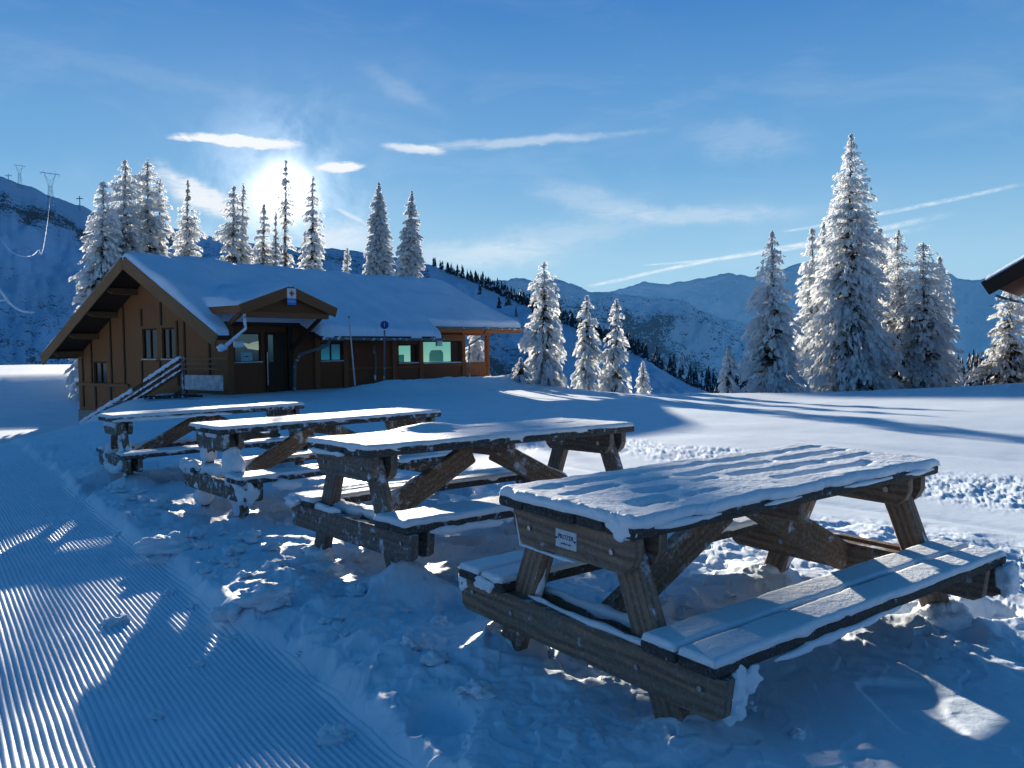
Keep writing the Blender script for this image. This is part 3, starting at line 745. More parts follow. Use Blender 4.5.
def clump_line(b, pts, r, seed, n=9):
    """snow caked along a line: run of irregular lumps joined into a rope"""
    rr = random.Random(seed); P = []
    pts = [Vector(p) for p in pts]
    for k in range(len(pts) - 1):
        L = (pts[k + 1] - pts[k]).length; m = max(2, int(L / .035))
        for j in range(m): P.append(pts[k].lerp(pts[k + 1], j / m))
    P.append(pts[-1]); o = rr.random() * 99
    rad = [max(.006 if r < .03 else r * .55, r * (.85 + .6 * mnoise.noise(Vector((o + p.x * 7, p.y * 7, p.z * 7))) + .35 * mnoise.noise(Vector((o + p.x * 23, p.y * 23, p.z * 23))))) for p in P]
    rad[0] *= .4; rad[-1] *= .4; rad[1] *= .7; rad[-2] *= .7
    P = [p + Vector((0, 0, .35 * r * mnoise.noise(p * 11 + Vector((o, 0, 0))))) for p in P]
    b.tube(P, rad, n, .10, seed=seed)

zb = THT - .382
table_labels = ['nearest picnic table, with long hollows melted in its snow and a small metal name plate',
                'second nearest picnic table, with a small curled snow drift at its back edge',
                'third picnic table from the front, its near legs caked thick with white snow',
                'farthest picnic table, closest to the chalet stairs']
T = []
for i, m in enumerate(TM):
    T.append(make_table(i, m, table_labels[i], (0, 1, 2, 2)[i]))
holes4 = [(-.62, .235, .34, .022, .05), (-.18, .235, .30, .02, .045), (.35, .24, .62, .024, .05), (-.78, .085, .10, .022, .04), (-.50, .085, .18, .022, .05), (.02, .08, .62, .026, .055), (.70, .08, .5, .022, .045),
          (-.62, -.07, .13, .026, .05), (-.30, -.07, .10, .016, .03), (.22, -.065, .60, .025, .05), (.78, -.075, .3, .018, .035), (-.80, -.22, .16, .03, .05), (-.52, -.225, .12, .02, .035), (.35, -.225, .70, .022, .045), (-.92, .24, .07, .02, .03), (-.93, .08, .06, .02, .03), (.86, .24, .22, .02, .03)]
# local y runs away from the viewer's side: +y is the far long edge
snow_sheet('snow_cover', T[0], TL, TW, THT, .036, 5, holes4, res=.0075)
gapline = (0, 0, TL - .5, .012, .06)
for sgn in (-1, 1):
    for q in (0, 1): snow_sheet('snow_cover', T[0], TL - .04, .150, zb, .022, 8 + sgn + 3 * q, [], res=.009, y0=sgn * (TB / 2 - .0785 - q * .167), rag=.006)
snow_sheet('snow_cover', T[1], TL, TW, THT, .026, 25, [(-.5 + .21 * k, .3 - .15 * ((k * 7) % 5), .10, .012, .018) for k in range(7)], res=.012, drift=.05)
snow_sheet('snow_cover', T[2], TL, TW, THT, .022, 35, res=.014)
snow_sheet('snow_cover', T[3], TL, TW, THT, .030, 45, res=.018)
for k in (1, 2, 3):
    for sgn in (-1, 1):
        snow_sheet('snow_cover', T[k], TL - .04, .325, zb, .032 if k == 1 and sgn < 0 else .022, 50 + k * 3 + sgn, [(0, 0, TL - .5, .012, .05)] if k > 1 or sgn > 0 else [], res=.013, y0=sgn * (TB / 2 - .162))
# snow caked on frames; more of it on the tables farther back
def caked(ti, lines, blobs, seed):
    for k, (pts, r) in enumerate(lines):
        b = MB(); clump_line(b, pts, r, seed + k); b.build('caked_snow', M_SNOW, T[ti], True)
    for k, (c, r) in enumerate(blobs):
        b = MB(); b.blob(c, r, seed + 70 + k, .34, 26, 18); b.build('snow_lump', M_SNOW, T[ti], True)
XE = TL / 2 - .07
def legline(xs, ys, f0, f1, off=.045):
    a, c = [Vector(q) for q in leg_pts(xs, ys)]
    return [tuple(a.lerp(c, f0) + Vector((-xs * .0, 0, 0)) + Vector((0, -ys * off, 0))), tuple(a.lerp(c, f1) + Vector((0, -ys * off, 0)))]
# near table (near end is -x; viewer-right bench is -y)
L0 = [([(-XE, -.60, zb - .045), (-XE, -.1, zb - .04), (-XE + .02, .30, zb - .04)], .016), ([(-XE + .12, -.45, zb - .035), (-XE + .12, .45, zb - .035)], .026),
      (legline(-1, -1, .25, .62, .065), .020), (legline(-1, 1, .28, .6, .06), .024), (legline(1, 1, .3, .7, .06), .03), (legline(1, -1, .3, .6, -.06), .014),
      ([(-.75, -TB / 2 + .0, zb - .055), (-.2, -TB / 2 + .005, zb - .05), (.1, -TB / 2 + .01, zb - .045)], .017),
      ([(-XE - .03, .20, THT - .20), (-XE - .03, -.05, THT - .20)], .007),
      ([(-.2, .02, THT - .17), (-.75, .02, zb - .02)], .03), ([(.2, .035, THT - .2), (.75, .035, zb + .0)], .045), ([(XE + .03, -TB / 2, zb - .09), (XE + .02, -TB / 2 + .1, zb - .10)], .05),
      ([(-XE - .02, .335, THT - .08), (-XE - .02, .30, THT - .20), (-XE - .02, .12, THT - .205)], .008)]
def footb(xs, ys, r=.10, k=.80):
    a, c = [Vector(q) for q in leg_pts(xs, ys)]; p = a.lerp(c, k); return ((p.x, p.y, p.z + .0), (r * .95, r * 1.1, r * .8))
B0 = [footb(-1, -1, .10, .79), footb(-1, 1, .10, .77), footb(1, -1, .11, .76), footb(1, 1, .10, .78), ((-XE + .07, -TB / 2 + .02, zb - .12), (.055, .04, .085)), ((-XE + .14, -TB / 2 + .02, zb - .085), (.07, .035, .045)), ((-TL / 2 + .012, -TW / 2 + .075, THT - .012), (.022, .065, .040)),
      ((XE, -TB / 2 - .03, zb - .10), (.06, .05, .075)), ((-XE, TB / 2 + .01, zb - .08), (.03, .05, .05)), ((-TL / 2 + .03, TB / 2 - .20, zb - .03), (.03, .07, .03))]
caked(0, L0, B0, 100)
L1 = [(legline(-1, -1, .15, .62, .045), .030), (legline(-1, 1, .30, .62, .05), .024), ([(-XE, .1, zb - .03), (-XE, .6, zb - .035)], .028), ([(-XE + .1, -.4, zb - .03), (-XE + .1, .4, zb - .03)], .035),
      ([(-.9, -TB / 2 + .01, zb - .05), (-.4, -TB / 2 + .01, zb - .06)], .028), (legline(1, 1, .2, .7, 0), .03), (legline(1, -1, .2, .6, -.03), .02),
      ([(-.1, .03, THT - .14), (-.8, .03, zb)], .035), ([(.1, .03, THT - .14), (.8, .03, zb)], .035), ([(-TL / 2 + .0, -.1, THT - .05), (-TL / 2 + .0, .36, THT - .045)], .018)]
B1 = [footb(-1, 1, .10, .8), footb(1, -1, .11, .8), ((-TL / 2, TB / 2 - .1, zb - .02), (.03, .1, .03))]
caked(1, L1, B1, 200)
L2 = [(legline(-1, -1, .05, .75, .0), .085), (legline(-1, 1, .05, .75, .0), .088), ([(-XE, -.25, zb + .02), (-XE, .25, zb + .02)], .06), ([(-XE, .35, zb - .0), (-XE, TB / 2 + .03, zb - .02)], .075), ([(-XE, -.35, zb - .02), (-XE, -TB / 2, zb - .10)], .06),
      (legline(-1, 1, .75, 1, 0), .05), (legline(-1, -1, .75, 1, 0), .045), ([(-.1, .02, THT - .12), (-.8, .02, zb - .02)], .04), ([(-XE, -.2, THT - .06), (-XE, .3, THT - .06)], .04), ([(-.8, -TB / 2, zb - .07), (-.55, -TB / 2, zb - .09)], .05)]
caked(2, L2, [((-XE, TB / 2, zb), (.06, .09, .06)), ((-XE + .02, -TB / 2 + .04, zb - .12), (.08, .07, .09))], 300)
L3 = [(legline(-1, -1, .05, .95, .0), .06), (legline(-1, 1, .05, .95, .0), .08), ([(-XE, -.55, zb - .09), (-XE, -.2, zb - .19), (-XE, .2, zb - .19), (-XE, .45, zb - .05)], .055), ([(-XE, .3, zb - .02), (-XE, TB / 2 - .1, zb - .04)], .05), ([(-.1, .02, THT - .12), (-.8, .02, zb - .02)], .045), ([(-XE, -.3, THT - .07), (-XE, .3, THT - .07)], .05), ([(-TL / 2, -TW / 2, THT - .03), (.2, -TW / 2, THT - .035)], .022)]
caked(3, L3, [], 400)

for (x0_, x1_, y_, z_, r_) in ((-.98, -.62, -TW / 2 - .002, THT - .012, .012), (-.35, -.1, -TW / 2 - .002, THT - .014, .009), (.22, .62, -TW / 2 - .002, THT - .013, .012), (.75, 1.02, -TW / 2 - .002, THT - .015, .013), (-.99, -.80, TW / 2 - .16, THT - .02, .006)):
    b = MB(); clump_line(b, [(x0_, y_, z_), (x1_, y_, z_)], r_, int(abs(x0_) * 100)); b.build('caked_snow', M_SNOW, T[0], True)
# name plate on the near rail
pl = MB(); pl.board((-TL / 2 + .07 - .024, -.045, THT - .125), (-TL / 2 + .07 - .024, .075, THT - .125), (0, 0, 1), .070, .003, .001)
plate = pl.build('name_plate', mat_plain('plate_metal', (.50, .56, .62), .45, .1, .12, 60), T[0])
def text_mesh(name, body, size, mat, parent, matrix, ext=.0006, sx_=1.0):
    cu = bpy.data.curves.new(name, 'FONT'); cu.body = body; cu.size = size; cu.align_x = 'CENTER'; cu.align_y = 'CENTER'; cu.extrude = ext
    to = bpy.data.objects.new(name, cu); COL.objects.link(to); bpy.context.view_layer.update()
    me = bpy.data.meshes.new_from_object(to.evaluated_get(bpy.context.evaluated_depsgraph_get())); bpy.data.objects.remove(to)
    me.transform(matrix @ Matrix.Diagonal((sx_, 1, 1, 1))); me.materials.clear(); me.materials.append(mat)
    return link_mesh(name, me, parent)
M_INK = mat_plain('plate_ink', (.02, .04, .10), .6)
# text faces -x; reading direction is -y (towards the viewer's right)
fx = -TL / 2 + .07 - .0262
TMX = Matrix(((0, 0, -1, fx), (-1, 0, 0, .015), (0, 1, 0, THT - .117), (0, 0, 0, 1)))
text_mesh('lettering', 'PROZER', .026, M_INK, plate, TMX, sx_=.95)
TMX2 = TMX.copy(); TMX2[2][3] = THT - .142
text_mesh('small_print', 'mobilier bois', .011, M_INK, plate, TMX2)
for yy in (-.038, .068): MB().tube([(fx + .002, yy, THT - .125), (fx - .003, yy, THT - .125)], .004, 8).build('screw', M_INK, plate)

# ------------------------------------------------------------------ chalet
CH_M = Matrix.Translation(C0) @ Matrix.Rotation(DA, 4, 'Z')
def chw(x, y, z): return CH_M @ Vector((x, y, z))
M_GABLE = mat_wood('gable_boards', (.23, .105, .042), (.16, .074, .03), (.195, .09, .036), 0, .5, fscale=3)
M_FRONT = mat_wood('front_wall_boards', (.19, .066, .026), (.13, .045, .019), (.155, .054, .022), 0, .5)
M_POST = mat_wood('timber_frame', (.25, .10, .04), (.18, .07, .028), (.21, .085, .034), 0, .6)
M_BARGE = mat_wood('bargeboard_wood', (.21, .115, .05), (.14, .075, .035), (.17, .095, .045), .04, .6, fscale=2)
M_DARK = mat_wood('dark_timber', (.05, .026, .016), (.035, .02, .012), (.04, .024, .015), 0, .6)
M_ORANGE = mat_wood('orange_timber', (.34, .13, .045), (.26, .095, .03), (.30, .11, .04), 0, .6)
M_PIPE = mat_frosted('frosted_pipe', (.13, .14, .16), .30, 4)
def mat_glass(name, tint, e1, e2, z0, z1, strength):  # emission tints the panes, standing in for light seen through them
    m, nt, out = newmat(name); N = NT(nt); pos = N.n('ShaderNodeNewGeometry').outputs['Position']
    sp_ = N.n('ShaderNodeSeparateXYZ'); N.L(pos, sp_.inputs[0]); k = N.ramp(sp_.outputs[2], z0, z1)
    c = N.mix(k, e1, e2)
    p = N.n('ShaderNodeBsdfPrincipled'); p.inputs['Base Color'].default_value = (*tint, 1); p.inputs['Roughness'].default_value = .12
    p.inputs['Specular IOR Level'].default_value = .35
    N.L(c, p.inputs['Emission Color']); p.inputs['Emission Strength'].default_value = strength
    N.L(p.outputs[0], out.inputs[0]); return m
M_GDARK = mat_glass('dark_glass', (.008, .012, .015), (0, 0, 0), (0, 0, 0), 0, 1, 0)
M_GTEAL = mat_glass('glowing_teal_glass', (.01, .03, .04), (.01, .13, .20), (.008, .05, .10), 1.0, 1.6, .9)
M_GGREEN = mat_glass('glowing_green_glass', (.05, .10, .09), (.28, .62, .50), (.16, .50, .42), .8, 1.6, .75)
M_REFLGREEN = mat_glass('green_reflection_paint', (.01, .03, .03), (.01, .14, .13), (.01, .10, .10), .8, 1.6, .7)  # colour for mirrored shapes painted on the green panes
M_PORCHG = mat_glass('glowing_porch_glass', (.02, .03, .04), (.012, .03, .05), (.05, .10, .12), 1.0, 1.9, .6)  # faint glow in the porch window and door pane, no lamp behind
M_WHITE = mat_plain('white_plastic', (.62, .68, .72), .5, 0, .1)
ch = thing('chalet', 'brown timber mountain chalet with a broad snow-covered roof and a gabled porch', 'chalet', matrix=CH_M)

def wall_cells(xs, holes, topf, bot, to3, uv0=0):
    """wall panel as cells round its openings; returns MB. to3(a, z, d): d=0 outer face, 1 inner"""
    b = MB()
    for k in range(len(xs) - 1):
        a0, a1 = xs[k], xs[k + 1]; mid = (a0 + a1) / 2
        cuts = sorted([(h[2], h[3]) for h in holes if h[0] <= mid <= h[1]])
        z = bot
        segs = []
        for (h0, h1) in cuts: segs.append((z, z, h0, h0)); z = h1
        segs.append((z, z, topf(a0), topf(a1)))
        for (z00, z01, z10, z11) in segs:
            P = [to3(a0, z00, 0), to3(a1, z01, 0), to3(a1, z11, 0), to3(a0, z10, 0), to3(a0, z00, 1), to3(a1, z01, 1), to3(a1, z11, 1), to3(a0, z10, 1)]
            Fc = [(0, 1, 2, 3), (7, 6, 5, 4)]
            # jamb, sill and head faces only where the cell borders an opening or the end
            Fc += [(0, 4, 5, 1), (3, 2, 6, 7), (0, 3, 7, 4), (1, 5, 6, 2)]
            U = [[(z00, a0), (z01, a1), (z11, a1), (z10, a0)]] * 2 + [[(0, 0), (0, .2), (1, .2), (1, 0)]] * 4
            U = [[(q[0] + uv0, q[1] * 1.0 + uv0) for q in u] for u in U]
            b.add(P, Fc, U)
    return b
roof_r = lambda t: 2.57 + .52 * t
XR = lambda y: 15.0 + .22 * np.maximum(0, 4.1 - y)
roof_l = lambda t: 2.57 + .52 * 4.1 - .53 * (t - 4.1)
roofz = lambda t: min(roof_r(t), roof_l(t))
# gable wall (plane x = 0)
gwin = [(3.12, 3.97, 1.12, 2.27), (4.30, 5.30, 1.12, 2.27), (8.0, 9.02, .18, 1.05)]
bk = sorted({0.0, 4.1, 10.3} | {h[0] for h in gwin} | {h[1] for h in gwin})
wall_cells(bk, gwin, lambda t: roofz(t) - .17, -.9, lambda a, z, d: (d * .18, a, z)).build('wall', M_GABLE, ch)
MB().box(-.03, .25, -.02, 10.36, -2.4, -.905).build('plinth', mat_plain('plinth_render', (.20, .20, .20), .9), ch)
fwin = [(.27, 1.35, 1.0, 2.03), (3.95, 5.02, .97, 1.67), (8.03, 9.16, .81, 1.6), (9.5, 11.95, .77, 1.75)]
bk = sorted({.181, 12.2} | {h[0] for h in fwin} | {h[1] for h in fwin})
wall_cells(bk, fwin, lambda t: 2.38, -.6, lambda a, z, d: (a, d * .18, z), 5).build('wall', M_FRONT, ch)
# far end wall and back wall
wall_cells([.181, 4.1, 10.3], [], lambda t: roofz(t) - .17, -1.5, lambda a, z, d: (12.2 - d * .18, a, z)).build('wall', M_FRONT, ch)
MB().box(.181, 12.0, 10.12, 10.3, -2.4, 1.2).build('wall', M_FRONT, ch)

def window(x0, x1, z0, z1, plane, glass, mull=0, frame=M_DARK, extra=None, snow=True, fw=.06):
    """window in the wall plane y=0 ('f') or x=0 ('g')"""
    T_ = (lambda a, d, z: (a, d, z)) if plane == 'f' else (lambda a, d, z: (d, a, z))
    b = MB()
    def bar(a0, a1, zz0, zz1, d0=.035, d1=.10):
        p, q = T_(a0, d0, zz0), T_(a1, d1, zz1); b.box(min(p[0], q[0]), max(p[0], q[0]), min(p[1], q[1]), max(p[1], q[1]), zz0, zz1, .004)
    e = .002
    bar(x0 + e, x0 + fw, z0 + fw, z1 - fw); bar(x1 - fw, x1 - e, z0 + fw, z1 - fw); bar(x0 + e, x1 - e, z1 - fw, z1 - e); bar(x0 + e, x1 - e, z0 + e, z0 + fw)
    for k in range(mull):
        c = x0 + (x1 - x0) * (k + 1) / (mull + 1); bar(c - .03, c + .03, z0 + fw, z1 - fw)
    f = b.build('window', frame, ch)
    g = MB(); p, q = T_(x0 + fw * .5, .075, 0), T_(x1 - fw * .5, .081, 0)
    g.box(min(p[0], q[0]), max(p[0], q[0]), min(p[1], q[1]), max(p[1], q[1]), z0 + fw * .5, z1 - fw * .5, .001).build('pane', glass, f)
    s_ = MB(); p, q = T_(x0 - .06, -.07, 0), T_(x1 + .06, .034, 0)
    s_.box(min(p[0], q[0]), max(p[0], q[0]), min(p[1], q[1]), max(p[1], q[1]), z0 - .055, z0 - .003, .006).build('sill', M_POST, f)
    if snow:
        s2 = MB(); p, q = T_(x0 - .02, -.065, 0), T_(x1 + .02, .03, 0)
        s2.box(min(p[0], q[0]), max(p[0], q[0]), min(p[1], q[1]), max(p[1], q[1]), z0 - .001, z0 + .035, .015).build('sill_snow', M_ROOFSNOW, f)
    return f
for k, (a0, a1, z0, z1) in enumerate(gwin): window(a0, a1, z0, z1, 'g', M_GDARK, 1, M_DARK, snow=(k < 2))
# light curtain edges behind the gable panes are part of the window
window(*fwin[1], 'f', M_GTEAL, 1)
w2 = window(*fwin[2], 'f', M_GGREEN, 0); MB().box(8.80, 9.12, .066, .070, .84, 1.57, .001).build('painted_dark_reflection', M_DARK, w2)  # dark strip painted over the pane as a mirrored shape
MB().box(8.05, 8.42, .066, .070, .84, 1.17, .001).build('painted_reflection', M_REFLGREEN, w2)  # mirrored block drawn as a glowing green panel
w3 = window(*fwin[3], 'f', M_GGREEN, 0); MB().box(11.35, 11.90, .066, .070, .80, 1.72, .001).build('painted_dark_reflection', M_DARK, w3)  # dark mirrored area drawn as a thin panel
MB().prism([(9.95, .84), (10.85, .84), (10.85, 1.22), (10.72, 1.34), (10.1, 1.34), (9.97, 1.22)], 'y', .064, .068).build('painted_reflection', M_REFLGREEN, w3)  # arched mirrored shape painted in front of the glass
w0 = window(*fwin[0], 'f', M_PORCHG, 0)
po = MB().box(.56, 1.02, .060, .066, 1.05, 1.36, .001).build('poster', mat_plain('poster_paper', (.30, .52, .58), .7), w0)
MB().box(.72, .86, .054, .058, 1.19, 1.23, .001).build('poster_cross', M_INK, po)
M_REFLPALE = mat_glass('pale_reflection_paint', (.1, .12, .1), (.30, .36, .30), (.2, .26, .22), 1.2, 1.7, .9)  # glowing colour for the bright mirrored streak in the porch window
MB().prism([(.60, 1.70), (.85, 1.48), (1.30, 1.42), (1.30, 1.74), (1.05, 1.70), (.9, 1.64)], 'y', .066, .070).build('painted_reflection', M_REFLPALE, w0)  # bright streak on the pane painted as a glowing sliver
# dark strips standing in for the dark gaps between gable panels; bands
bb = [(6.6, .2, 3.2), (7.6, .2, 2.75), (8.6 - .5 * 0 + .55, .2, 1.95), (5.36, .2, 1.1), (5.3, 2.36, 3.0), (3.95 + .02, 2.36, 3.2), (2.95, .2, 2.5), (2.5, .2, 2.7), (1.0, .2, 1.9), (4.1, .2, 1.1), (9.9, -.8, .06), (8.9, -.8, .06), (7.7, -.8, .06), (9.9, .25, 1.2)]
for (t, z0, z1) in bb: MB().box(-.035, -.002, t - .05, t + .05, z0, min(z1, roofz(t) - .2), .004).build('gap_strip', M_DARK, ch)
MB().box(-.09, -.002, 6.3, 10.34, .07, .19, .01).build('band_beam', M_BARGE, ch)
MB().box(-.07, -.002, .0, 10.3, 1.0, 1.09, .01).build('band_beam', M_GABLE, ch) if False else None
for x in (.09, 3.76, 5.15, 7.74, 9.33, 12.1): MB().box(x - .12, x + .12, -.07, -.002, -.5, 2.3, .01).build('post', M_POST, ch)
for (x0, x1) in ((3.9, 12.0),): MB().box(x0, x1, -.10, -.072, 1.74, 2.02, .01).build('lintel_beam', M_POST, ch)
MB().box(5.28, 11.97, -.05, -.003, .62, .70, .01).build('sill_beam', M_POST, ch)
# purlins sticking out under the verge
for t in (.15, 1.6, 3.0, 5.6, 7.1, 8.6, 9.9):
    zz = roofz(t) - .17 - .09
    MB().prism([(-1.15, zz + .10), (-1.10, zz - .02), (-.95, zz - .10), (-.3, zz - .13), (-.003, zz - .13), (-.003, zz + .10)], 'y', t - .08, t + .08).build('purlin', M_BARGE if t > 4.1 else M_POST, ch)
MB().prism([(-1.15, 4.42), (-1.10, 4.30), (-.95, 4.2), (-.003, 4.14), (-.003, 4.42)], 'y', 4.0, 4.2).build('purlin', M_BARGE, ch)
# roof deck: the lower front eave stops short of the far end
def slab(x0, x1, y0, y1, f, th): 
    b = MB(); e_ = (x1 > 14) * 1.0; P = [(x0, y0, f(y0)), (x1 + e_ * (XR(y0) - 15), y0, f(y0)), (x1 + e_ * (XR(y1) - 15), y1, f(y1)), (x0, y1, f(y1))]
    P += [(p[0], p[1], p[2] - th) for p in P]
    b.add(P, [(0, 1, 2, 3), (7, 6, 5, 4), (0, 4, 5, 1), (1, 5, 6, 2), (2, 6, 7, 3), (3, 7, 4, 0)], [[(q[0] * .1, q[1]) for q in (P[i] for i in fc)] for fc in [(0, 1, 2, 3), (7, 6, 5, 4), (0, 4, 5, 1), (1, 5, 6, 2), (2, 6, 7, 3), (3, 7, 4, 0)]])
    return b
slab(-1.25, 15.0, -.40, 4.10, roof_r, .14).build('roof', M_DARK, ch)
slab(-1.25, -.72, -1.30, -.403, roof_r, .14).build('roof', M_DARK, ch); slab(2.82, 9.3, -1.30, -.403, roof_r, .14).build('roof', M_DARK, ch)
slab(-1.25, 15.0, 4.103, 10.5, roof_l, .14).build('roof', M_DARK, ch)
def barge(x, a, b_, w=.30, th=.06, mat=M_BARGE, name='bargeboard', dz=-.10):
    p = Vector((x, a[0], a[1] + dz)); q = Vector((x, b_[0], b_[1] + dz)); return MB().board(p, q, (0, 0, 1), w, th, .01).build(name, mat, ch)
barge(-1.29, (-1.34, roof_r(-1.34)), (4.10, roof_r(4.1)), .42, dz=-.16); barge(-1.29, (4.102, roof_l(4.1)), (10.55, roof_l(10.55)), .42, dz=-.16)
MB().board((float(XR(-.44)) + .04, -.44, roof_r(-.44) - .1), (15.04, 4.1, roof_r(4.1) - .1), (0, 0, 1), .3, .06, .01).build('bargeboard', M_ORANGE, ch)
MB().box(9.31, float(XR(-.4)), -.47, -.41, roof_r(-.4) - .27, roof_r(-.4) - .01, .01).build('fascia', M_ORANGE, ch)
MB().box(-1.25, -.74, -1.36, -1.305, roof_r(-1.3) - .15, roof_r(-1.3) + .0, .01).build('fascia', M_DARK, ch)
MB().box(2.84, 9.28, -1.36, -1.305, roof_r(-1.3) - .15, roof_r(-1.3) + .0, .01).build('fascia', M_DARK, ch)
MB().board((9.335, -1.28, roof_r(-1.28) - .09), (9.335, -.42, roof_r(-.42) - .09), (0, 0, 1), .18, .05, .01).build('bargeboard', M_ORANGE, ch)
MB().tube([(9.4, -.53, roof_r(-.4) - .06), (15.9, -.53, roof_r(-.4) - .08)], .05, 8).build('gutter', M_PIPE, ch)
MB().tube([(2.9, -1.42, roof_r(-1.3) - .10), (9.25, -1.42, roof_r(-1.3) - .12)], .05, 8).build('gutter', M_PIPE, ch)
# veranda: beam, posts, slatted parapet
MB().box(12.2, 14.1, -.06, .12, 1.98, 2.2, .01).build('veranda_beam', M_POST, ch)
MB().box(13.78, 13.96, -.06, .12, -.4, 1.978, .01).build('post', M_POST, ch)
MB().box(13.78, 13.96, 3.4, 3.58, -.4, 3.9, .01).build('post', M_POST, ch)
vp = MB()
for k in range(11): x = 12.27 + k * .14; vp.box(x, x + .115, -.01, .015, -.3, .70, .003)
vp.box(12.24, 13.77, -.03, .035, .70, .78, .006); vp.box(12.24, 13.77, .017, .05, .1, .2, .004); vp.build('parapet', M_POST, ch)
MB().tube([(13.2, -.53, roof_r(-.4) - .12), (13.0, -.45, 1.95), (12.36, -.16, 1.55), (12.33, -.14, -.2)], .045, 8).build('downpipe', M_PIPE, ch)
# wall lamp boxes
for (x, y, z) in ((9.15, -1.24, 1.62), (-.35, -1.15, 1.62)):
    MB().box(x - .16, x + .16, y - .05, y + .07, z - .11, z + .11, .02).build('wall_lamp', M_WHITE, ch)
# frosted strut beside the last window
MB().tube([(6.55, -.12, -.2), (6.6, -.14, 1.1), (6.5, -.16, 1.55)], .04, 7, .3).build('icicle_pipe', M_PIPE, ch)

# snow on the roof: one sheet over both slopes
def roof_snow():
    xs = np.linspace(-1.31, 15.08, 330); vs = np.concatenate([np.linspace(0, .5, 80), np.linspace(.5, 1, 60)[1:]])
    X, Vv = np.meshgrid(xs, vs, indexing='ij'); X0 = X
    ye = -1.36 + .92 * sstep(9.15, 9.55, X) + .97 * sstep(-.80, -.62, X) * sstep(2.9, 2.72, X)
    ye = ye - .07 * fbm(X * 2.2, X * 0 + 3, 19, 3) * sstep(2.8, 3.2, X)
    a = np.clip(Vv / .5, 0, 1); b_ = np.clip((Vv - .5) / .5, 0, 1)
    Y = np.where(Vv <= .5, ye + (4.1 - ye) * a, 4.1 + (10.55 - 4.1) * b_)
    zr = 2.57 + .52 * Y; zl = 2.57 + .52 * 4.1 - .53 * (Y - 4.1)
    k = .35; zp = -k * np.log(np.exp(-zr / k) + np.exp(-zl / k)) + .0      # rounded ridge
    zp = np.where(np.abs(Y - 4.1) < 1.6, zp, np.minimum(zr, zl)); zp = np.maximum(zp, np.minimum(zr, zl) - .20)
    e = np.minimum(np.minimum(X + 1.31, 15.08 - X), np.minimum((Y - ye) * 1.1, (10.55 - Y)))
    edge = np.sqrt(np.clip(1 - (1 - np.clip(e / .18, 0, 1)) ** 2, 0, 1))
    th = .24 + .12 * fbm(X * .5, Y * .6, 7, 3) + .035 * fbm(X * 1.8, Y * 1.2, 17, 3) + .16 * np.exp(-((Y - 4.1) / .9) ** 2)
    # drift against the porch roof and the scoop above it
    th = th + .30 * np.exp(-((X + .35 + .30 * (Y - 1.0)) / .9) ** 2) * sstep(3.4, .8, Y) * sstep(-1.3, -.2, Y)
    th = th - .22 * np.exp(-((X - 1.2 - .2 * Y) / .55) ** 2) * sstep(3.2, 2.0, Y) * sstep(.8, 1.6, Y)
    th = th + .10 * np.exp(-((X - 2.8) / 1.4) ** 2) * sstep(3.0, .5, Y)
    Z = zp + np.maximum(th, .05) * edge - .05 * (1 - edge)
    X = X0 + (XR(Y) - 15) * sstep(9.6, 15.0, X0)
    V = np.stack([X, Y, Z], -1).reshape(-1, 3); ny = len(vs); Q = grid_quads(len(xs), ny)
    return link_mesh('roof_snow', np_mesh('roof_snow', V, Q, M_ROOFSNOW), ch)
roof_snow()
# chimney-less ridge; porch roof
PX, PZ, PE = 1.05, 3.47, 2.84
pfz = lambda x: PZ - abs(x - PX) * (PZ - PE) / 1.85
for sg in (-1, 1):
    x0, x1 = PX + sg * .001, PX + sg * 1.85
    P = [(x0, -2.0, PZ), (x1, -2.0, PE), (x1, 1.2, PE), (x0, 2.0, PZ)]; P += [(p[0], p[1], p[2] - .10) for p in P]
    F_ = [(0, 1, 2, 3), (7, 6, 5, 4), (0, 4, 5, 1), (1, 5, 6, 2), (2, 6, 7, 3), (3, 7, 4, 0)]
    if sg < 0: F_ = [f[::-1] for f in F_]
    b = MB(); b.add(P, F_); b.build('porch_roof', M_DARK, ch)
    MB().board((PX + sg * .002, -2.04, PZ - .13), (PX + sg * 1.92, -2.04, PE - .155), (0, 0, 1), .33, .06, .01).build('porch_bargeboard', M_POST, ch)
    MB().box(min(x1, x1 + sg * .05), max(x1, x1 + sg * .05), -1.98, .6, PE - .24, PE - .02, .01).build('porch_fascia', M_POST, ch)
MB().box(-.62, 2.72, -1.95, -1.80, 2.46, 2.64, .01).build('tie_beam', M_POST, ch)
MB().prism([(-.60, 2.642), (2.70, 2.642), (2.75, 2.72), (PX, 3.30), (-.65, 2.72)], 'y', -1.90, -1.84).build('porch_gable', M_FRONT, ch)
MB().board((-.60, -.05, 1.75), (-.60, -1.70, 2.62), (0, 0, 1), .13, .10, .01).build('porch_brace', M_POST, ch)
MB().box(2.42, 2.62, -.12, -.003, -.4, 2.3, .01).build('post', M_DARK, ch)
MB().board((2.52, -.12, 1.45), (2.52, -1.75, 2.50), (0, 0, 1), .13, .10, .01).build('porch_brace', M_DARK, ch)
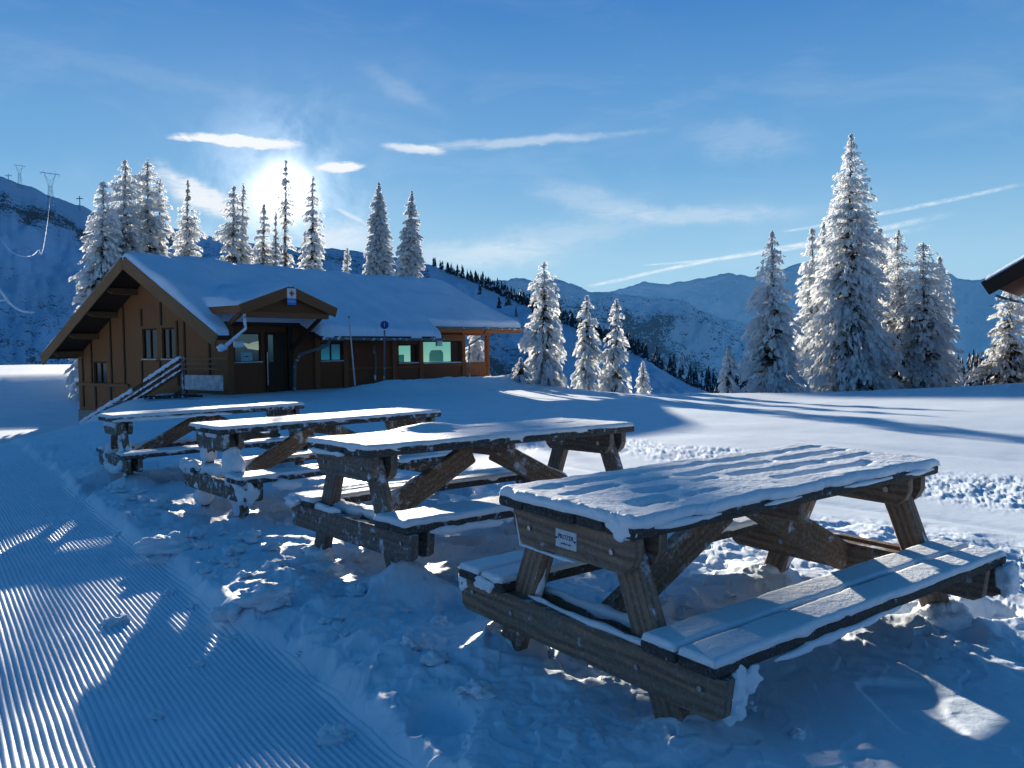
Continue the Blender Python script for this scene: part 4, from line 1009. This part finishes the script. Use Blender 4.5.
for sg, th0 in ((-1, .16), (1, .07)):
    us = np.linspace(0, 1, 26); ws = np.linspace(0, 1, 50); U_, W_ = np.meshgrid(us, ws, indexing='ij')
    X = PX + sg * U_ * 1.90; Y = -2.06 + W_ * (3.3 + .8 * (1 - U_)); e = np.minimum((1 - U_) * 1.9, W_ * 3.3); edge = np.sqrt(np.clip(1 - (1 - np.clip(e / .13, 0, 1)) ** 2, 0, 1))
    Z = PZ - U_ * (PZ - PE) * 1.03 + (th0 * (1 + .5 * fbm(X * 1.2, Y * 1.2, 3, 3)) + (.12 * sstep(-1.6, .2, Y) if sg < 0 else 0)) * edge + .004
    V = np.stack([X, Y, Z], -1).reshape(-1, 3); Q = grid_quads(26, 50); Q = Q if sg > 0 else Q[:, ::-1]
    link_mesh('porch_snow', np_mesh('porch_snow', V, Q, M_ROOFSNOW), ch)
# door under the porch
d = MB().box(1.50, 2.35, -.045, -.003, -.3, 2.05, .006).build('door', M_DARK, ch)
MB().box(1.60, 1.80, -.056, -.048, 1.0, 1.95, .002).build('door_glass', M_PORCHG, d)
MB().tube([(1.52, -.10, .2), (1.52, -.10, 1.35)], .018, 8).build('door_handle', M_BOLT, d)
# downpipes at the porch
MB().tube([(3.2, -1.42, 1.72), (3.15, -1.30, 1.55), (2.55, -.60, 1.25), (2.45, -.40, .95), (2.42, -.38, -.1)], .06, 8, .12, seed=4).build('downpipe', M_PIPE, ch)
MB().tube([(-.72, -2.0, 2.65), (-.62, -1.9, 2.1), (-.85, -1.75, 1.85), (-1.15, -1.6, 1.55)], [.04, .05, .06, .08], 8, .3, seed=5).build('frosted_gutter_end', mat_frosted('frost_thick', (.2, .22, .25), .8, 9), ch)
MB().blob((-1.25, -1.55, 1.5), (.14, .14, .12), 8, .35, 12, 8).build('ice_lump', M_ROOFSNOW, ch)

# first-aid sign on the porch gable
sgn_ = thing('first_aid_sign', 'white and blue first-aid sign with a red cross at the porch peak', 'sign', matrix=CH_M @ Matrix.Translation((1.05, -2.09, 3.16)))
MB().box(-.18, .18, 0, .012, -.06, .27, .004).build('sign_panel', M_WHITE, sgn_)
MB().box(-.18, .18, .0, .012, -.27, -.062, .004).build('sign_panel', mat_plain('sign_blue', (.03, .22, .62), .5), sgn_)
M_RED = mat_plain('cross_red', (.62, .02, .02), .5)
MB().prism([(-.03, .01), (.03, .01), (.03, .075), (.095, .075), (.095, .135), (.03, .135), (.03, .20), (-.03, .20), (-.03, .135), (-.095, .135), (-.095, .075), (-.03, .075)], 'y', -.006, -.001).build('red_cross', M_RED, sgn_)
text_mesh('lettering', 'SECOURS', .075, M_WHITE, sgn_, Matrix(((1, 0, 0, 0), (0, 0, -1, -.002), (0, 1, 0, -.16), (0, 0, 0, 1))))

# ------------------------------------------------------------------ stair railing beside the gable
sr = thing('stair_railing', 'snow-capped wooden stair railing running down along the chalet gable', 'railing', matrix=CH_M)
RX = -1.5
for k, dz in enumerate((0, -.22, -.42)):
    MB().board((RX, .34, 1.17 + dz), (RX, 7.2, -1.27 + dz), (0, 0, 1), .10, .05, .008).build('rail', M_DARK, sr)
    b = MB(); clump_line(b, [(RX, .34, 1.22 + dz), (RX, 2.6 if k == 0 else 4.0, 1.22 + dz - (.356 * (2.26 if k == 0 else 3.66)))], .075 if k == 0 else .045, 31 + k, 8); b.build('rail_snow', M_ROOFSNOW, sr, True)
    if k == 0:
        b = MB(); clump_line(b, [(RX, 3.3, .12), (RX, 7.2, -1.22)], .085, 38, 8); b.build('rail_snow', M_ROOFSNOW, sr, True)
    MB().board((RX, .30, 1.16 + dz * .75), (RX, -2.2 + .6 * (k > 0), 1.18 + dz * .75), (0, 0, 1), .05, .03, .004).build('landing_rail', M_BARGE, sr)
for t, z in ((.32, 1.2), (2.9, .28), (5.2, -.55)):
    MB().box(RX + .03, RX + .11, t - .04, t + .04, z - 1.2, z + .02, .006).build('post', M_PIPE, sr)
MB().box(RX + .03, RX + .09, -1.85, .2, .18, .66, .02).build('panel', mat_plain('snowy_panel', (.34, .40, .46), .8, 0, .25, 5), sr)
MB().board((RX + .35, .6, .15), (RX + .35, 7.2, -2.15), (0, 0, 1), .22, .06, .01).build('stringer', M_DARK, sr)
gp = chw(-2.6, -1.0, 0)
gr = thing('door_grate', 'dark metal grate lying on the snow below the landing', 'grate', (gp.x, gp.y, gz(gp.x, gp.y) + .03), DA - .35)
b = MB()
for k in range(13): b.box(-.8 + k * .125, -.8 + k * .125 + .03, -.35, .35, 0, .05, .003)
b.box(-.85, .78, -.40, -.36, -.005, .06, .003); b.box(-.85, .78, .36, .40, -.005, .06, .003); b.build('grate_bars', mat_frosted('grate_metal', (.02, .025, .03), .22, 9), gr)

# ------------------------------------------------------------------ poles in the snow bank
def pole(px0, y0, px1, y1, Y, r, mat, t):
    p = at(px1, y1 + 8, Y); q = at(px0, y0, Y); return MB().tube([tuple(p - t.location), tuple(q - t.location)], [r, r * .85], 8).build('pole', mat, t)
p = at(384.5, 379, 30.3)
ps = thing('piste_marker', 'round blue piste marker with a white number 1 on a pale pole', 'sign', tuple(p))
pole(384.5, 330, 384.5, 379, 30.3, .035, M_PIPE, ps)
dc = at(384.5, 325, 30.25) - p
MB().tube([(dc.x, dc.y, dc.z), (dc.x, dc.y - .02, dc.z)], .15, 24).build('disc', mat_plain('piste_blue', (.015, .05, .26), .5), ps)
text_mesh('numeral', '1', .20, M_WHITE, ps, Matrix(((1, 0, 0, dc.x), (0, 0, -1, dc.y - .022), (0, 1, 0, dc.z), (0, 0, 0, 1))))
p = at(355, 380, 29.8); wp = thing('snow_stake', 'thin white stake leaning in front of the chalet wall', 'stake', tuple(p))
MB().tube([(0, 0, -.2), tuple(at(349, 318, 29.8) - p)], [.03, .022], 8).build('pole', mat_plain('white_pole', (.55, .56, .58), .6), wp)
p = at(349, 318, 29.8) - p; MB().tube([(p.x, p.y, p.z), (p.x - .012, p.y, p.z + .07)], .024, 8).build('tip', M_PIPE, wp)

# ------------------------------------------------------------------ building at the right edge
RB = at(985, 300, 28.0); zc_ = at(985, 281, 28).z
rb = thing('chalet', 'corner of a second chalet with brown bargeboard and orange soffit at the right edge', 'chalet', (RB.x, 28.0, 0), -math.radians(37))
sl = .60; Wd = 9.0; gzz = gz(RB.x + 3, 30) - .3
def rz(x): return zc_ + (x if x < Wd / 2 else Wd - x) * sl
for (x0, x1) in ((0, Wd / 2), (Wd / 2, Wd)):
    b = MB(); P = [(x0, 0, rz(x0)), (x1, 0, rz(x1)), (x1, 10, rz(x1)), (x0, 10, rz(x0))]; P += [(q[0], q[1], q[2] - .10) for q in P]
    b.add(P, [(0, 1, 2, 3), (7, 6, 5, 4), (0, 4, 5, 1), (1, 5, 6, 2), (2, 6, 7, 3), (3, 7, 4, 0)]); b.build('roof', M_ORANGE, rb)
    MB().board((x0, -.05, rz(x0) - .26), (x1, -.05, rz(x1) - .26), (0, 0, 1), .50, .07, .01).build('bargeboard', M_DARK, rb)
    b = MB(); us = np.linspace(0, 1, 40); ws = np.linspace(0, 1, 60); U_, W_ = np.meshgrid(us, ws, indexing='ij'); X = x0 - .08 * (x0 == 0) + U_ * (x1 - x0 + .08); Y = -.12 + W_ * 10.2
    e = np.minimum(np.minimum(W_, 1 - W_) * 10.2, (U_ if x0 == 0 else 1 - U_) * 5); edge = np.sqrt(np.clip(1 - (1 - np.clip(e / .15, 0, 1)) ** 2, 0, 1))
    Z = np.vectorize(rz)(X) + (.16 + .05 * fbm(X, Y, 4, 3)) * edge - .02
    link_mesh('roof_snow', np_mesh('roof_snow', np.stack([X, Y, Z], -1).reshape(-1, 3), grid_quads(40, 60)[:, ::-1], M_ROOFSNOW), rb)
MB().box(1.55, Wd - 1.4, 1.4, 9.0, gzz, rz(1.5) - .1, .01).build('wall', M_ORANGE, rb)
MB().prism([(1.56, rz(1.5) - .098), (Wd - 1.41, rz(1.5) - .098), (Wd / 2, rz(Wd / 2) - .12)], 'y', 1.41, 1.6).build('gable', M_ORANGE, rb)
MB().tube([(.30, .15, zc_ - .50), (.6, .15, zc_ - .62), (1.33, .2, zc_ - .86), (1.34, .2, gzz)], .045, 8).build('downpipe', M_PIPE, rb)

# ------------------------------------------------------------------ pylons on the slope, cables, contrails
M_STEEL = mat_plain('pylon_steel', (.22, .30, .42), .6, .4)
def pylon(label, px, top, bot, Y, group='power pylons on the ridge'):
    base = at(px, bot, Y); H = (at(px, top, Y) - base).z; k = H / 22; t = thing('power_pylon', label, 'pylon', tuple(base), .85, group)
    b = MB(); R_ = .075 * k
    def cor(z, w): return [(sx__ * w, sy__ * w, z) for sx__, sy__ in ((-1, -1), (1, -1), (1, 1), (-1, 1))]
    lv = [(-2, 1.9), (3, 1.55), (6.5, 1.25), (10, 1.0), (13, .85)]
    lv = [(z * k, w * k) for z, w in lv]
    for a_, c_ in zip(lv[:-1], lv[1:]):
        A_, B_ = cor(*a_), cor(*c_)
        for i in range(4):
            b.tube([A_[i], B_[i]], R_, 4); b.tube([A_[i], B_[(i + 1) % 4]], R_ * .6, 4); b.tube([A_[(i + 1) % 4], B_[i]], R_ * .6, 4); b.tube([B_[i], B_[(i + 1) % 4]], R_ * .6, 4)
    b.build('lattice_mast', M_STEEL, t)
    b = MB()
    for sx__ in (-1, 1):
        for sy__ in (-1, 1):
            b.tube([(sx__ * .85 * k, sy__ * .85 * k, 13 * k), (sx__ * 3.1 * k, sy__ * .5 * k, 20.5 * k)], R_, 4); b.tube([(sx__ * .85 * k, sy__ * .85 * k, 13 * k), (-sx__ * .1 * k, sy__ * .5 * k, 16 * k), (sx__ * 2.9 * k, sy__ * .5 * k, 19 * k)], R_ * .5, 4)
    b.build('head_frame', M_STEEL, t)
    b = MB()
    for sy__ in (-1, 1):
        b.tube([(-5.5 * k, 0, 20.4 * k), (-3 * k, sy__ * .5 * k, 20.5 * k), (3 * k, sy__ * .5 * k, 20.5 * k), (5.5 * k, 0, 20.4 * k)], R_, 4)
    for j in range(11): b.tube([((-5 + j) * k, 0, 20.4 * k), ((-4.5 + j) * k, 0, 21.3 * k), ((-4 + j) * k, 0, 20.4 * k)], R_ * .5, 4)
    for q in (-3.2, 3.2): b.tube([(q * k, 0, 21 * k), (q * k, 0, 22.3 * k)], R_ * .8, 4)
    b.build('crossarm', M_STEEL, t)
    for q in (-5.3, 0, 5.3): MB().tube([(q * k, 0, 20.4 * k), (q * k, 0, 18.9 * k)], R_ * .9, 5).build('insulator', M_STEEL, t)
    return t
pylon('larger lattice power pylon standing on the rocky rim at upper left', 51, 171, 208, 372)
pylon('smaller lattice power pylon on the skyline, farther left', 20, 164, 187, 385)
for (px, top, bot, lab) in ((80, 196, 209, 'short dark mast with a crossbar on the ridge right of the pylons'), (8.5, 174, 182, 'tiny mast on the skyline left of both pylons')):
    base = at(px, bot, 400); H = (at(px, top, 400) - base).z; t = thing('ridge_mast', lab, 'mast', tuple(base))
    MB().tube([(0, 0, -1), (0, 0, H)], .22, 5).build('mast', M_STEEL, t); MB().tube([(-1.6, 0, H * .8), (1.6, 0, H * .8)], .22, 5).build('crossbar', M_STEEL, t)
M_FCABLE = mat_frosted('frosted_cable', (.1, .1, .1), 1.2, 3)
def cable(label, pts, Y, r):
    P = [at(q[0], q[1], q[2] if len(q) > 2 else Y) for q in pts]; o0 = P[0].copy(); b = MB(); Q_ = []
    for k in range(len(P) - 1):
        p0, p1, p2, p3 = P[max(k - 1, 0)], P[k], P[k + 1], P[min(k + 2, len(P) - 1)]
        for j in range(8):
            t = j / 8; Q_.append(.5 * ((2 * p1) + (p2 - p0) * t + (2 * p0 - 5 * p1 + 4 * p2 - p3) * t * t + (3 * p1 - p0 - 3 * p2 + p3) * t ** 3) - o0)
    Q_.append(P[-1] - o0); b.tube(Q_, r, 6, .25); o = b.build('frosted_cable', M_FCABLE, None, True); o.location = o0
    return tag(o, label, 'cable')
cable('bright frosted cable end hanging in at the left edge', [(-60, 190), (-25, 262), (0, 290), (9, 302), (20, 310), (34, 312.5)], 18, .028)
cable('short frosted cable stub just under the bright one', [(-50, 301), (-20, 300.5), (7, 300)], 18, .018)
cable('thin sagging frosted cable in front of the rocky slope', [(-60, 150), (-20, 215), (0, 238), (12, 252), (27, 256.5), (38, 250, 68), (46, 232, 90), (50.5, 196, 368)], 60, .014)

def mat_contrail():
    m, nt, out = newmat('contrail_vapour'); N = NT(nt); uv = N.n('ShaderNodeTexCoord').outputs['UV']
    s_ = N.n('ShaderNodeSeparateXYZ'); N.L(uv, s_.inputs[0])
    v = N.math('ABSOLUTE', N.math('SUBTRACT', s_.outputs[1], .5)); a = N.ramp(v, .5, .05)
    n_ = N.ramp(N.noise(N.mapv(uv, (22, 1.5, 1)), 1, 5, .65), .25, .7); al = N.math('MULTIPLY', a, n_)
    fu = N.math('MULTIPLY', N.ramp(s_.outputs[0], 0, .05), N.ramp(s_.outputs[0], 1, .72)); al = N.math('MULTIPLY', N.math('MULTIPLY', al, fu), N.n('ShaderNodeAttribute', attribute_name='dens').outputs['Fac'])
    em = N.n('ShaderNodeEmission'); em.inputs[0].default_value = (.80, .91, 1, 1); em.inputs[1].default_value = 1.0
    tr = N.n('ShaderNodeBsdfTransparent'); mx = N.n('ShaderNodeMixShader'); N.L(al, mx.inputs[0]); N.L(tr.outputs[0], mx.inputs[1]); N.L(em.outputs[0], mx.inputs[2]); N.L(mx.outputs[0], out.inputs[0]); return m
M_CON = mat_contrail()
def contrail(label, pts, wpx, dens):
    n = 60; xs = np.linspace(pts[0][0], pts[-1][0], n); V = []; uv = []
    ys = np.interp(xs, [p[0] for p in pts], [p[1] for p in pts]); ys = np.convolve(np.pad(ys, 6, 'edge'), np.ones(13) / 13, 'valid')
    for k in range(n):
        w = np.interp(k / n, [0, .5, 1], wpx); Y = 14000 + 60 * k
        for sgn_1 in (-1, 1): p = at(float(xs[k]), float(ys[k] + sgn_1 * w), Y); V.append(tuple(p)); uv.append((k / (n - 1), (sgn_1 + 1) / 2))
    me = np_mesh('contrail', np.array(V), grid_quads(n, 2), M_CON, False, {'dens': np.full(len(V), dens)})
    ul = me.uv_layers.new(name='UVMap'); li = np.zeros(len(me.loops), np.int32); me.loops.foreach_get('vertex_index', li)
    ul.data.foreach_set('uv', np.array(uv, np.float32)[li].ravel())
    o = link_mesh('contrail', me); tag(o, label, 'contrail', 'contrails in the sky'); o.visible_shadow = True
contrail('brightest long contrail, rising from the mountain crest to the right', [(583, 289), (660, 270), (730, 257), (800, 245), (875, 231), (970, 209)], (2.6, 3.4, 5), 1.0)
contrail('short faint contrail just above the lower part of the brightest one', [(640, 266), (720, 259), (790, 249), (870, 240), (945, 222)], (1.5, 2.2, 5), .75)
contrail('topmost contrail, thin and straight, reaching the right edge of the sky', [(780, 233), (870, 216), (960, 198), (1050, 178)], (2.0, 3.2, 3), .7)

# ------------------------------------------------------------------ loose lumps of snow
rr = random.Random(12)
def clod(x, y, r, label, group, seed):
    b = MB(); b.blob((0, 0, r * .30), (r * rr.uniform(.8, 1.3), r * rr.uniform(.8, 1.2), r * rr.uniform(.45, .65)), seed, .5, 26, 18)
    o = b.build('snow_clod', M_CLOD, None, True); o.location = (x, y, gz(x, y)); o.rotation_euler = (0, 0, rr.random() * 6); tag(o, label, 'snow lump', group)
def gpt(px, py):
    for Y in np.arange(2.3, 14, .02):
        p = at(px, py, float(Y))
        if p.z <= gz(p.x, p.y): return p.x, p.y
    return p.x, p.y
x, y = gpt(116, 627); clod(x, y, .06, 'lone snow lump lying out on the groomed ridges', None, 901)
x, y = gpt(165, 556); clod(x, y, .17, 'largest lumpy heap of snow at the edge of the groomed strip', None, 902)
x, y = gpt(232, 618); clod(x, y, .07, 'upright snow lump standing where the groomed ridges end', None, 903)
x, y = gpt(266, 606); clod(x, y, .12, 'rounded snow heap to the right of the upright lump', None, 904)
for k in range(46):
    al = rr.uniform(.2, 7.5); u = -rr.gauss(.32, .22); x = GB[0] + GD[0] * al + GN[0] * u; y = GB[1] + GD[1] * al + GN[1] * u
    clod(x, y, rr.uniform(.02, .06) * (1 + .3 * (rr.random() < .25)), 'small loose snow lump scattered along the edge of the groomed strip', 'loose snow lumps along the groomed edge', k)
for k in range(34):
    x = rr.uniform(-2.2, 1.2); y = rr.uniform(2.7, 5.2); 
    clod(x, y, rr.uniform(.015, .04), 'small loose snow crumb on the trampled snow by the tables', 'snow crumbs around the tables', 100 + k)
